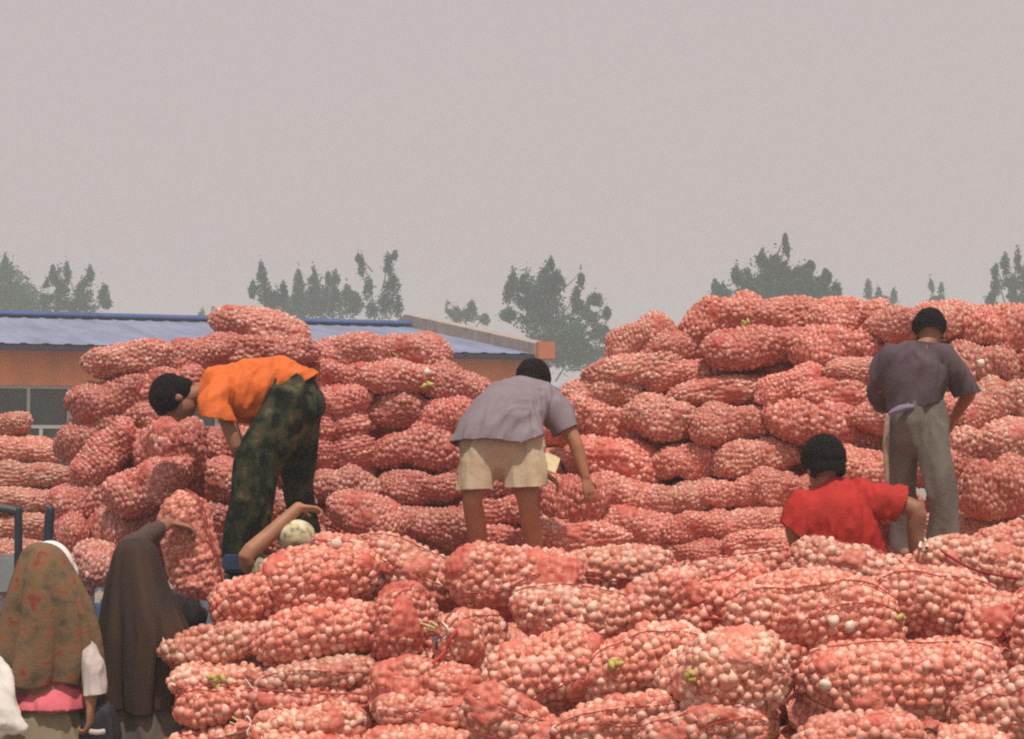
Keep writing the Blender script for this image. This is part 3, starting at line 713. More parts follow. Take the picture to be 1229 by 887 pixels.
srnd = random.Random(5)
ALL_DIMS = []
def place(stack, row):
    global cnt
    yf, group, _ = STACKS[stack]; cx, cy, ln, th, ang, label, o = row; cnt += 1
    Y = yf(cx, cy) + o.get('dY', 0); yaw0 = o.get('yaw')
    L, Wd, H, yaw = fit(cx, cy, ln, th, Y, yaw0, 0)
    yaw *= srnd.choice((-1, 1)); 
    if ang > 60: yaw = 0
    yaw += srnd.uniform(-.12, .12)
    flip = bool(o['flip']) if 'flip' in o else (False if 'tie' in o else srnd.random() < .5)
    roll = srnd.uniform(-.25, .25) + (math.pi if srnd.random() < .5 else 0)
    R = rotm(ang + srnd.uniform(-2, 2), yaw, roll, flip)
    Y += srnd.uniform(-.08, .08)
    c = W(cx, cy, Y + Wd * .25)
    t = thing('garlic_sack', label, 'sack', c, group)
    t.rotation_euler = R.to_euler()
    Rn = np.array(R); cn = np.array(c)
    if stack in ('near', 'held'):
        s = Sack(1000 + cnt, L, Wd, H, o.get('slack', srnd.choice((.06, .12, .2, .28, .35))))
        if ln >= 150 or stack == 'held': s.k = s.k * .45; s.dent = [(a_, b_, c_ * .4) for a_, b_, c_ in s.dent]; s.tap *= .5
        s.bulbs(.0445, .0241, .56); s.deep = -.0155
        link('net_cover', s.shell(), None, t)
        NEAR_SACKS.append((t, s, Rn, cn))
        for q in range(3):                                   # drawn-together seams of the net running lengthwise
            uu = np.linspace(-.96, .96, 17); v0 = s.r.uniform(0, 6.28); vv = v0 + .22 * np.sin(uu * s.r.uniform(1, 3) + v0) + s.r.uniform(-.03, .03, 17)
            pp = s.pt(uu, vv) + s.nrm(uu, vv)[0] * .004; bmm = bmesh.new()
            tube(bmm, [V(p_) for p_ in pp.tolist()], [.0032] * 17, n=5, k=1); me = bpy.data.meshes.new('net_seam'); bmm.to_mesh(me); bmm.free(); link('net_seam', me, M['seam'], t)
    else:
        sl = o.get('slack')
        vi = min(range(9), key=lambda i: abs(VARS[i].slack - min(.45, sl)) + srnd.random() * .06) if sl is not None else srnd.choice((0, 1, 3, 5, 6, 8, 0, 1, 3, 5, 8, 2))
        s = VARS[vi]; t.scale = (L / .72, Wd / .42, H / .30)
        link('net_cover', s.me_shell, None, t)
        b = link('garlic_bulbs', s.me_b, None, t); b['kind'] = 'stuff'
    ALL_DIMS.append((cn, Rn, np.array((L, Wd, H)), stack))
    sc = V(t.scale)
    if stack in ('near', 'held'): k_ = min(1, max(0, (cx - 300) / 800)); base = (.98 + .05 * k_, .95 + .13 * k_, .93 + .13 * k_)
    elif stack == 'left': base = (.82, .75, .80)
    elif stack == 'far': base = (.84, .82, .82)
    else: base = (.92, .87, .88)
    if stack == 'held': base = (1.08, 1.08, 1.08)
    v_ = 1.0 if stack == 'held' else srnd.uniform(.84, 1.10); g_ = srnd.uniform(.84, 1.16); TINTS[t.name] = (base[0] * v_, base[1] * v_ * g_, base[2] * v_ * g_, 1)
    if 'tie' in o or (stack == 'near' and srnd.random() < .3):
        k = srnd.randrange(5); xx = s.pt(np.array([.93]), np.array([0.]))[0][0]
        n_ = link('gathered_neck', TUFT[k], None, t); n_.location = (xx, s.bend[0] * s.L * .6, s.bend[1] * s.L * .35); n_.scale = (.8, .75, .75); n_.rotation_euler = (srnd.random() * 6, srnd.uniform(-.4, .4), srnd.uniform(-.4, .4))
        g = link('tie_string', STRING[o.get('tie', srnd.randrange(3))], None, n_)
        if o.get('tie') == 1:
            for q in range(3):
                bmm = bmesh.new(); a = srnd.uniform(0, 6.28)
                tube(bmm, [V((.02, 0, 0)), V((.06, .03 * math.cos(a), .03 * math.sin(a))), V((.09 + .05 * srnd.random(), .07 * math.cos(a + .5), .07 * math.sin(a + .5)))], [.007, .008, .004], n=6)
                me = bpy.data.meshes.new('dry_stem'); bmm.to_mesh(me); bmm.free(); link('dry_stem', me, M['stem'], n_)
for st in STACKS:
    for row in STACKS[st][2]: place(st, row)

# bulbs of the near sacks: those that show are parts of their own, the rest one joined part per sack
cam_n = np.array(CAM)
for t, s, R, c in NEAR_SACKS:
    Pw = s.bp @ R.T + c; Nw = s.bn @ R.T
    dv = cam_n - Pw; dist = np.linalg.norm(dv, axis=1); dn = dv / dist[:, None]
    vis = (Nw * dn).sum(1) > -.12
    for t2, s2, R2, c2 in NEAR_SACKS:
        if t2 is t: continue
        inv = R2 / (np.array((s2.L, s2.Wd, s2.H)) * .46)[None, :]      # world -> unit ellipsoid
        o_ = (Pw - c2) @ inv; d_ = dv @ inv
        A = (d_ * d_).sum(1); Bq = (o_ * d_).sum(1); C = (o_ * o_).sum(1) - 1
        D = Bq * Bq - A * C
        t1 = (-Bq + np.sqrt(np.maximum(D, 0))) / A
        vis &= ~((D > 0) & (t1 > 0.0))
    q = (Pw - cam_n); 
    depth = q[:, 1] * CP + q[:, 2] * SP; px = 614.5 + FPX * q[:, 0] / depth; py = 443.5 - FPX * (-q[:, 1] * SP + q[:, 2] * CP) / depth
    vis &= (px > -8) & (px < 1238) & (py < 897)
    vi = np.nonzero(vis)[0]
    if len(vi) > 290: vi = vi[np.argsort(dist[vi])[:290]]
    vs_ = set(vi.tolist())
    rest = [i for i in range(len(s.br)) if i not in vs_]
    if rest:
        b = link('garlic_bulbs', s.joined(rest), None, t); b['kind'] = 'stuff'
    for i in vi.tolist():
        b = bpy.data.objects.new('garlic_bulb', BULB_ME[s.bk[i]]); COL.objects.link(b); b.parent = t
        r_ = float(s.br[i]); m4 = np.eye(4); m4[:3, :3] = s.bR[i] * r_; m4[:3, 3] = s.bp[i]
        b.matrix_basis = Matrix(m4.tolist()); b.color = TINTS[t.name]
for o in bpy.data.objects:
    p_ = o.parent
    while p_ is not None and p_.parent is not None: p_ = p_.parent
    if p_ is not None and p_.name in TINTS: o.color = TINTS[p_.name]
print('sacks', cnt, 'objects', len(bpy.data.objects))

# sacks inside the heaps, seen only as dark bits through the gaps
def inner(name, cells, label):
    r = np.random.RandomState(3); vs, fs = [], []; k = 0
    U = np.linspace(-.98, .98, 9); Vv = np.arange(12) / 12 * 2 * np.pi; UU, V2 = np.meshgrid(U, Vv, indexing='ij')
    for (x, y, z) in cells:
        s = Sack(r.randint(1e6), .74, .44, .32); P = s.pt(UU.ravel(), V2.ravel()); a = r.uniform(-.5, .5)
        ca, sa = math.cos(a), math.sin(a); P = P @ np.array([[ca, -sa, 0], [sa, ca, 0], [0, 0, 1]]).T + np.array((x, y, z)) + r.uniform(-.06, .06, 3)
        vs.append(P)
        for i in range(8):
            for q in range(12): fs.append((k + i * 12 + q, k + (i + 1) * 12 + q, k + (i + 1) * 12 + (q + 1) % 12, k + i * 12 + (q + 1) % 12))
        fs.append(tuple(range(k, k + 12))[::-1]); fs.append(tuple(range(k + 96, k + 108))); k += 108
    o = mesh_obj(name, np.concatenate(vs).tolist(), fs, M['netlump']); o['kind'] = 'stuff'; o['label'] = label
    return o
def cells_for(stacks, x0, x1, y0, y1, z0, back, zoff):
    """cells on a sack-sized lattice lying at least BACK behind the outer sacks and under their tops"""
    C = np.array([d[0] for d in ALL_DIMS if d[3] in stacks]); out = []
    for iz, z in enumerate(np.arange(z0 + .14, 3.2, .26)):
        for iy, y in enumerate(np.arange(y0, y1, .36)):
            for x in np.arange(x0 + (iz % 2) * .3, x1, .62):
                dx = np.abs(C[:, 0] - x); near = dx < .45
                if not ((C[:, 0] < x - .15) & (C[:, 0] > x - 1) & (np.abs(C[:, 2] - z) < .3)).any() or not ((C[:, 0] > x + .15) & (C[:, 0] < x + 1) & (np.abs(C[:, 2] - z) < .3)).any(): 
                    if z > 1.15: continue
                if not near.any(): continue
                f = C[near]
                top = f[:, 2].max()
                if z > top - zoff: continue
                # front surface depth at this height
                w_ = np.exp(-((f[:, 2] - max(z, f[:, 2].min())) / .18) ** 2 - ((f[:, 0] - x) / .4) ** 2) + 1e-9
                yf_ = (f[:, 1] * w_).sum() / w_.sum()
                if y < yf_ + back: continue
                out.append((x, y, z))
    return out
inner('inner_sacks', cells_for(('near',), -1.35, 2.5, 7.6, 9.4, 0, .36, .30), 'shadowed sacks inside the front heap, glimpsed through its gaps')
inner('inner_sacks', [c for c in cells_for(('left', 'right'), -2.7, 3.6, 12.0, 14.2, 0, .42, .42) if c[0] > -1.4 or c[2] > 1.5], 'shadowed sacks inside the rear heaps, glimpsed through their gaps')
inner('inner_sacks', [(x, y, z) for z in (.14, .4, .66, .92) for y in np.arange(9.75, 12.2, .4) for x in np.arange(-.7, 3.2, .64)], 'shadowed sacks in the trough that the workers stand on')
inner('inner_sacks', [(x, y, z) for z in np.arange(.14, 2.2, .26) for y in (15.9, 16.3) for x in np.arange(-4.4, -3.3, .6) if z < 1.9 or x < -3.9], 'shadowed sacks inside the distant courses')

# ------------------------------------------------------------------ people
SKIN = mat('tanned_skin', (0.34, 0.155, 0.085), 0.55, 0.35, var=0.15, scale=14)
SKIN2 = mat('brown_skin', (0.27, 0.125, 0.075), 0.55, 0.35, var=0.15, scale=14)
HAIR = mat('black_hair', (0.010, 0.007, 0.008), 0.7, 0.1, var=0.4, scale=60, bump=0.7, bscale=160)
def hand(bm, wrist, d, palm, side=1, curl=.5, size=1.0):
    """palm, four unequal bent fingers and a thumb from the palm's side; D: wrist to knuckles, PALM: the way the palm faces"""
    wrist, d, palm = V(wrist), V(d).normalized(), V(palm); palm = (palm - d * palm.dot(d)).normalized(); sd = d.cross(palm).normalized() * side
    z = size
    kn = wrist + d * .095 * z
    tube(bm, [wrist, wrist + d * .05 * z, kn], [(.027 * z, .019 * z), (.038 * z, .017 * z), (.041 * z, .014 * z)], side=sd, n=12)
    for k, (off, ln) in enumerate(((-.031, .062), (-.0105, .078), (.0105, .084), (.031, .074))):
        p = kn + sd * off * z; c = curl * (1.15 - .12 * k)
        a = d; pts = [p - d * .01]
        for seg, fr in enumerate((.45, .32, .23)):
            an = c * (seg + .6); dr = (d * math.cos(an) + palm * math.sin(an)); p = p + dr * ln * fr * z; pts.append(p)
        tube(bm, pts, [.0098 * z, .0095 * z, .0088 * z, .0075 * z], n=8, k=2)
    b0 = wrist + d * .03 * z + sd * .03 * z
    b1 = b0 + (d * .6 + sd * .75 + palm * .3).normalized() * .04 * z
    tube(bm, [b0 - sd * .012, b1, b1 + (d * .85 + sd * .25 + palm * .4).normalized() * .032 * z], [.0125 * z, .011 * z, .009 * z], n=8, k=2)
def basis(fwd, up):
    f = V(fwd).normalized(); u = V(up); u = (u - f * u.dot(f)).normalized(); s = f.cross(u)
    return Matrix((s, f, u)).transposed()          # columns: right side, forward, up
def head(bm, c, fwd, up, neck_to, r=1.0):
    R = basis(fwd, up); c = V(c); P = lambda x, y, z: c + R @ V((x * r, y * r, z * r))
    ell(bm, P(0, -.012, .02), (.076 * r, .098 * r, .095 * r), 20, R)
    ell(bm, P(0, .022, -.045), (.06 * r, .072 * r, .075 * r), 16, R)
    ell(bm, P(0, .055, -.092), (.032 * r, .03 * r, .024 * r), 12, R)                       # chin
    tube(bm, [P(0, .085, .015), P(0, .102, -.02), P(0, .108, -.032)], [.009 * r, .013 * r, .016 * r], n=8)   # nose
    for sx in (-1, 1):
        ell(bm, P(sx * .078, -.012, -.018), (.010 * r, .022 * r, .034 * r), 10, R)          # ears
        tube(bm, [P(sx * .012, .092, .028), P(sx * .048, .078, .03)], [.009 * r, .008 * r], n=6)   # brows
        ell(bm, P(sx * .032, .078, .008), (.013 * r, .010 * r, .009 * r), 8, R)            # eyes
    tube(bm, [P(-.022, .088, -.062), P(0, .096, -.06), P(.022, .088, -.062)], [.007 * r, .009 * r, .007 * r], n=6)  # lips
    tube(bm, [P(0, -.03, -.06), V(neck_to)], [.054 * r, .060 * r], n=14)
def hair(parent, c, fwd, up, r=1.0, low=-.055, name='hair'):
    R = basis(fwd, up); c = V(c); P = lambda x, y, z: c + R @ V((x * r, y * r, z * r))
    def b(bm):
        ell(bm, P(0, -.016, .034), (.088 * r, .108 * r, .098 * r), 22, R)
        ell(bm, P(0, -.052, -.015), (.078 * r, .070 * r, .075 * r), 18, R)
        rn = random.Random(4)
        for i in range(260):
            a, z = rn.uniform(0, 6.28), rn.uniform(-.2, 1)
            q = V((.086 * math.cos(a) * math.sqrt(1 - z * z), -.016 + .104 * math.sin(a) * math.sqrt(1 - z * z), .034 + .094 * z))
            ell(bm, P(*q), (.011 * r, .011 * r, .013 * r), 6)
    # cut away the face below the fringe
    return blob(name, b, HAIR, parent, .007, 2, cuts=[(P(0, .066, .0), R @ V((0, .92, -.55))), (P(0, 0, low), R @ V((0, -.15, -1)))], folds=(.003, 60, (0, 0, 1)))
def foot(bm, ankle, d):
    d = V(d).normalized(); a = V(ankle)
    tube(bm, [a + V((0, 0, -.04)) - d * .05, a + V((0, 0, -.055)) + d * .06, a + V((0, 0, -.07)) + d * .17], [(.036, .034), (.044, .032), (.040, .018)], side=d.cross(V((0, 0, 1))), n=12)

# --- man in the orange shirt, bent double on the truck load
def P(px, py, Y): return W(px, py, Y)
t = thing('person', 'man in orange T-shirt and camouflage trousers bending double over the sacks', 'person', P(320, 700, 11.3), 'people loading garlic sacks')
hc, nk = P(211, 480, 11.25), P(240, 473, 11.28)
def b(bm):
    head(bm, hc, V((-.15, -.05, -1)), V((-1, -.05, .1)), P(250, 470, 11.3), 1.0)
    tube(bm, [P(352, 470, 11.3), P(325, 455, 11.3), P(285, 455, 11.3), P(258, 470, 11.3)], [(.12, .09), (.11, .08), (.13, .08), (.12, .07)], side=(0, 1, 0), n=18)
    for yo, el, wr in ((-.2, P(283, 535, 11.08), P(300, 560, 11.2)), (.18, P(287, 538, 11.5), P(304, 560, 11.5))):
        sh = P(262, 473, 11.3 + yo)
        tube(bm, [P(266, 466, 11.3 + yo * .7), sh, sh.lerp(el, .5), el, el.lerp(wr, .45), wr], [.06, .056, .047, .04, .038, .028], n=14)
        hand(bm, wr, (wr - el) + V((-.05, 0, -.1)), V((-1, 0, 0)), 1 if yo < 0 else -1, .7)
    for yo, kn, an in ((-.13, P(302, 562, 11.08), P(287, 660, 11.1)), (.13, P(357, 560, 11.45), P(366, 652, 11.5))):
        hp = P(352, 486, 11.3 + yo)
        tube(bm, [hp, hp.lerp(kn, .5), kn, kn.lerp(an, .35), an, an + V((0, 0, -.05))], [.085, .075, .055, .055, .04, .04], n=14)
        foot(bm, an + V((0, 0, -.05)), (-1, -.2, 0))
blob('body', b, SKIN2, t, .0068, 4)
hair(t, hc + V((-.005, 0, .005)), V((-.15, -.05, -1)), V((-1, -.05, .1)), 1.1, low=-.085)
def b(bm):
    tube(bm, [P(362, 470, 11.3), P(338, 464, 11.3), P(312, 470, 11.3), P(282, 475, 11.3), P(258, 472, 11.3), P(246, 474, 11.29)], [(.165, .135), (.175, .16), (.185, .19), (.195, .185), (.18, .15), (.10, .09)], side=(0, 1, 0), n=22)
    tube(bm, [P(268, 468, 11.14), P(256, 486, 11.08), P(262, 508, 11.04)], [.095, .085, .078], n=16)
    tube(bm, [P(268, 468, 11.46), P(256, 488, 11.52), P(266, 508, 11.54)], [.095, .085, .078], n=16)
ORT = mat('orange_jersey', (0.63, 0.14, 0.03), 0.75, 0.2, var=0.10, scale=7, bump=0.25, bscale=26)
d_h = (P(298, 506, 11.2) - P(376, 450, 11.2))
nrm = V((-d_h.z, 0, d_h.x)).normalized(); nrm = nrm if nrm.x > 0 else -nrm
blob('shirt', b, ORT, t, .011, 6, cuts=[(P(338, 479, 11.2), nrm), (P(258, 502, 11.05), (-.18, 0, -1)), (P(241, 473, 11.3), (-1, 0, .15))], folds=(0.0284, 9, (.3, 0, 1)), solid=.006)
CAMO = mat('camouflage_cloth', (.05, .06, .03), 0.85, 0.15, scale=10, cols=[(.40, (.010, .012, .009)), (.47, (.022, .030, .016)), (.53, (.034, .046, .020)), (.58, (.060, .040, .026)), (.64, (.075, .080, .038))], bump=.25, bscale=30, crisp=True)
def b(bm):
    tube(bm, [P(338, 470, 11.3), P(352, 478, 11.3), P(366, 486, 11.3)], [(.17, .12), (.185, .155), (.16, .115)], side=(0, 1, 0), n=20)
    tube(bm, [P(352, 486, 11.17), P(328, 522, 11.1), P(308, 562, 11.06), P(303, 600, 11.06), P(296, 640, 11.08), P(288, 676, 11.1)], [.138, .128, .112, .108, .098, .085], n=18)
    tube(bm, [P(360, 488, 11.43), P(360, 525, 11.46), P(359, 562, 11.45), P(360, 600, 11.47), P(365, 640, 11.5), P(368, 668, 11.5)], [.13, .118, .098, .092, .085, .08], n=18)
blob('trousers', b, CAMO, t, .012, 6, folds=(0.0284, 8, (.2, 0, 1)))
def b(bm):
    for a in (P(288, 690, 11.1), P(368, 684, 11.5)):
        tube(bm, [a + V((.03, 0, .06)), a, a + V((-.10, -.02, -.02)), a + V((-.17, -.03, -.035))], [(.052, .06), (.05, .06), (.05, .045), (.042, .03)], side=(0, 1, 0), n=12)
blob('shoes', b, mat('black_boot', (.02, .02, .022), .5), t, .008, 3)

# --- man in the lilac-grey shirt and khaki shorts, bending away from the camera
t = thing('person', 'man in lilac-grey shirt and khaki shorts bending forward, seen from behind', 'person', P(605, 712, 11.5), 'people loading garlic sacks')
hc = P(641, 460, 12.0)
def b(bm):
    head(bm, hc, V((.55, .75, -.45)), V((.25, .45, .85)), P(632, 484, 11.86), 1.02)
    tube(bm, [P(603, 545, 11.5), P(610, 520, 11.58), P(622, 492, 11.75), P(630, 480, 11.88)], [(.16, .12), (.15, .12), (.17, .12), (.16, .09)], side=(1, 0, .1), n=18)
    el, wr = P(690, 530, 11.75), P(702, 572, 11.72)
    tube(bm, [P(650, 480, 11.85), P(664, 492, 11.82), P(678, 512, 11.78), el, el.lerp(wr, .45), wr], [.07, .062, .052, .045, .042, .03], n=14)
    hand(bm, wr, (wr - el), V((-.5, .8, 0)), 1, .6)
    el, wr = P(612, 540, 12.05), P(650, 566, 12.0)
    tube(bm, [P(592, 486, 11.85), P(592, 500, 11.9), el, el.lerp(wr, .5), wr], [.065, .058, .042, .04, .028], n=14)
    hand(bm, wr, (wr - el), V((0, 0, -1)), -1, .6)
    for hp, kn, an in ((P(582, 548, 11.5), P(567, 600, 11.42), P(577, 668, 11.55)), (P(626, 548, 11.5), P(633, 602, 11.42), P(643, 668, 11.55))):
        tube(bm, [hp, hp.lerp(kn, .6), kn, kn.lerp(an, .33), an, an + V((0, 0, -.14))], [.09, .078, .058, .060, .045, .036], n=16)
        foot(bm, an + V((0, 0, -.14)), (.1, 1, 0))
blob('body', b, SKIN, t, .0068, 4)
hair(t, hc, V((.55, .75, -.45)), V((.25, .45, .85)), 1.06)
LIL = mat('lilac_grey_cotton', (0.215, 0.182, 0.207), 0.85, 0.15, var=0.10, scale=6, bump=0.2, bscale=30)
def b(bm):
    tube(bm, [P(600, 538, 11.46), P(602, 520, 11.52), P(610, 500, 11.62), P(622, 484, 11.78), P(631, 476, 11.9)], [(.265, .17), (.25, .18), (.225, .17), (.185, .14), (.10, .10)], side=(1, 0, .18), n=24)
    tube(bm, [P(645, 478, 11.85), P(660, 488, 11.82), P(673, 505, 11.79), P(682, 522, 11.76)], [.11, .095, .088, .082], n=16)
    tube(bm, [P(600, 482, 11.85), P(588, 494, 11.9), P(592, 515, 11.98)], [.11, .09, .08], n=16)
blob('shirt', b, LIL, t, .011, 6, cuts=[(P(600, 534, 11.4), V((-.12, -.25, -1))), (P(679, 517, 11.77), V((.45, -.1, -.9))), (P(634, 470, 11.93), V((.15, .5, .75)))], folds=(0.0263, 8, (.4, .3, 1)), solid=.006)
bm = bmesh.new(); R_ = [(P(622, 470, 11.84)), (P(636, 468, 11.83)), (P(652, 474, 11.88)), (P(658, 484, 11.93))]
tube(bm, R_, [(.014, .022)] * 4, n=10); bm_obj('collar', bm, mat('pale_collar', (.48, .42, .43), .8), t)
KHA = mat('khaki_cotton', (0.46, 0.37, 0.255), 0.85, 0.15, var=0.10, scale=6, bump=0.2, bscale=30)
def b(bm):
    tube(bm, [P(603, 524, 11.52), P(602, 535, 11.5), P(602, 548, 11.5)], [(.225, .15), (.245, .165), (.23, .14)], side=(1, 0, 0), n=22)
    tube(bm, [P(580, 540, 11.48), P(573, 562, 11.45), P(569, 592, 11.42)], [(.115, .125), (.112, .12), (.108, .11)], side=(1, 0, 0), n=18)
    tube(bm, [P(624, 540, 11.48), P(628, 562, 11.45), P(630, 592, 11.42)], [(.12, .125), (.12, .12), (.118, .11)], side=(1, 0, 0), n=18)
blob('shorts', b, KHA, t, .010, 4, cuts=[(P(600, 586, 11.4), (0.05, 0, -1))], folds=(0.0182, 10, (0, 0, 1)), solid=.006)

# --- man in the dusty dark shirt standing at the tall heap
t = thing('person', 'standing man in dusty dark shirt and grey trousers, seen from behind', 'person', P(1108, 660, 11), 'people loading garlic sacks')
hc = P(1116, 400, 11.06)
def b(bm):
    head(bm, hc, V((.25, 1, -.35)), V((.05, .35, 1)), P(1106, 422, 10.98), .96)
    tube(bm, [P(1100, 500, 11), P(1098, 470, 11), P(1100, 440, 11), P(1103, 432, 11)], [(.11, .08), (.10, .08), (.12, .08), (.10, .06)], side=(1, 0, 0), n=18)
    for sh, el, wr, sd in ((P(1132, 436, 11), P(1164, 470, 11.02), P(1146, 500, 11.3), 1), (P(1070, 438, 11), P(1057, 468, 11.1), P(1064, 486, 11.38), -1)):
        tube(bm, [sh, sh.lerp(el, .5), el, el.lerp(wr, .45), wr], [.04, .036, .034, .036, .028], n=14)
        hand(bm, wr, (wr - el) + V((0, 0, -.1)), V((-sd, .4, 0)), sd, .6)
    for hp, kn, an in ((P(1086, 512, 11.04), P(1084, 580, 11.07), P(1087, 655, 11.11)), (P(1115, 512, 10.97), P(1127, 580, 10.9), P(1134, 655, 10.95))):
        tube(bm, [hp, hp.lerp(kn, .5), kn, kn.lerp(an, .35), an], [.06, .052, .045, .044, .036], n=14)
        foot(bm, an, (.2, 1, 0))
blob('body', b, SKIN2, t, .0068, 4)
hair(t, hc, V((.25, 1, -.35)), V((.05, .35, 1)), 1.0, low=-.03)
DUS = mat('dusty_plum_cotton', (0.095, 0.070, 0.082), 0.9, 0.1, var=0.22, scale=5, bump=0.2, bscale=30)
def b(bm):
    tube(bm, [P(1098, 502, 11), P(1097, 484, 11), P(1097, 460, 11), P(1100, 438, 11), P(1104, 424, 11), P(1107, 414, 11)], [(.150, .12), (.155, .125), (.172, .125), (.178, .12), (.145, .09), (.075, .07)], side=(1, 0, 0), n=24)
    tube(bm, [P(1128, 428, 11), P(1142, 442, 11), P(1154, 460, 11.02), P(1162, 478, 11.04)], [.085, .074, .066, .062], n=16)
    tube(bm, [P(1074, 430, 11), P(1063, 446, 11.04), P(1058, 464, 11.1), P(1064, 482, 11.32)], [.08, .068, .060, .056], n=16)
blob('shirt', b, DUS, t, .011, 6, cuts=[(P(1098, 496, 11), (-.1, 0, -1)), (P(1107, 412, 11), (0.1, .1, 1)), (P(1160, 474, 11), (.25, 0, -1))], folds=(0.0263, 9, (.2, 0, 1)), solid=.006)
def b(bm): tube(bm, [P(1096, 488, 10.87), P(1080, 491, 10.86), P(1068, 496, 10.87)], [(.016, .014), (.026, .022), (.022, .016)], n=12)
blob('shirt_tail', b, mat('lilac_shirt_tail', (.19, .15, .22), .85, var=.15, scale=10), t, .009, 3, folds=(0.0203, 14, (1, 0, 0)))
GTR = mat('grey_olive_trousers', (0.155, 0.135, 0.115), 0.9, 0.1, var=0.15, scale=5, bump=0.2, bscale=28)
def b(bm):
    tube(bm, [P(1102, 492, 11), P(1102, 508, 11), P(1101, 524, 11)], [(.15, .125), (.165, .14), (.16, .12)], side=(1, 0, 0), n=20)
    tube(bm, [P(1085, 515, 11.03), P(1084, 560, 11.06), P(1084, 600, 11.08), P(1087, 660, 11.12)], [.092, .074, .067, .064], n=16)
    tube(bm, [P(1116, 515, 10.96), P(1124, 560, 10.90), P(1130, 600, 10.90), P(1134, 650, 10.94), P(1135, 668, 10.95)], [.10, .082, .072, .068, .066], n=16)
blob('trousers', b, GTR, t, .011, 6, folds=(0.0243, 8, (0, 0, 1)))
def b(bm): tube(bm, [P(1066, 498, 10.95), P(1063, 530, 10.95), P(1064, 565, 10.96), P(1066, 592, 10.97)], [(.014, .012), (.02, .014), (.02, .014), (.012, .01)], n=12)
tag(blob('hanging_rag', b, mat('tan_rag', (.33, .245, .18), .9, var=.2, scale=14), None, .008, 3, folds=(.004, 18, (0, 0, 1))), 'tan rag hanging beside the grey trousers', 'rag')

# --- man in the red T-shirt behind the crest
t = thing('person', 'man in bright red T-shirt behind the crest, back to the camera', 'person', P(1010, 720, 9.9), 'people loading garlic sacks')
hc = P(987, 560, 9.9)
def b(bm):
    head(bm, hc, V((-.28, 1, -.22)), V((-.05, .25, 1)), P(994, 584, 9.86), 1.0)
    tube(bm, [P(1012, 690, 9.85), P(1010, 660, 9.85), P(1002, 620, 9.83), P(997, 604, 9.84)], [(.12, .08), (.12, .08), (.13, .08), (.10, .06)], side=(1, 0, 0), n=18)
    el, wr = P(1099, 612, 9.75), P(1099, 664, 9.78)
    tube(bm, [P(1042, 604, 9.85), P(1070, 604, 9.8), el, el.lerp(wr, .4), wr], [.05, .05, .047, .045, .032], n=14)
    hand(bm, wr, (wr - el), V((-1, .3, 0)), 1, .5)
    el, wr = P(957, 646, 9.85), P(966, 678, 10.0)
    tube(bm, [P(962, 612, 9.85), P(955, 625, 9.85), el, el.lerp(wr, .5), wr], [.05, .054, .052, .042, .03], n=14)
    hand(bm, wr, (wr - el), V((1, .3, 0)), -1, .5)
    for hp, kn, an in ((P(993, 698, 9.87), P(985, 770, 10.2), P(987, 800, 9.85)), (P(1032, 698, 9.87), P(1040, 770, 10.2), P(1038, 800, 9.85))):
        tube(bm, [hp, hp.lerp(kn, .5), kn, kn.lerp(an, .35), an], [.085, .075, .055, .056, .04], n=14)
        foot(bm, an, (0, -.6, -.8))
blob('body', b, SKIN2, t, .0068, 4)
hair(t, hc, V((-.28, 1, -.22)), V((-.05, .25, 1)), 1.15, low=-.06)
REDT = mat('red_jersey', (0.40, 0.026, 0.020), 0.75, 0.2, var=0.10, scale=6, bump=0.2, bscale=30)
def b(bm):
    tube(bm, [P(1020, 690, 9.85), P(1014, 662, 9.85), P(1006, 634, 9.83), P(1000, 610, 9.83), P(997, 592, 9.84), P(994, 578, 9.85)], [(.20, .14), (.19, .14), (.19, .145), (.182, .135), (.125, .095), (.065, .065)], side=(1, 0, 0), n=24)
    tube(bm, [P(970, 607, 9.84), P(960, 620, 9.83), P(954, 646, 9.82)], [.09, .078, .074], n=16)
    tube(bm, [P(1032, 602, 9.84), P(1060, 602, 9.81), P(1094, 608, 9.77)], [.092, .084, .082], n=16)
blob('shirt', b, REDT, t, .011, 6, cuts=[(P(952, 640, 9.85), (-.65, 0, -.76)), (P(994, 574, 9.85), (-.05, .2, 1)), (P(1083, 603, 9.78), (.95, 0, -.35)), (P(994, 571, 9.85), (-.05, .2, 1))], folds=(.024, 13, (.1, 0, 1)), solid=.006)
def b(bm):
    tube(bm, [P(1016, 684, 9.85), P(1012, 706, 9.87)], [(.17, .13), (.18, .14)], side=(1, 0, 0), n=18)
    for hp, kn, an in ((P(993, 702, 9.87), P(985, 770, 10.2), P(987, 800, 9.85)), (P(1032, 702, 9.87), P(1040, 770, 10.2), P(1038, 800, 9.85))): tube(bm, [hp, hp.lerp(kn, .5), kn, kn.lerp(an, .5), an], [.10, .09, .075, .075, .06], n=14)
blob('trousers', b, mat('dark_trousers', (.04, .04, .05), .9), t, .012, 4)

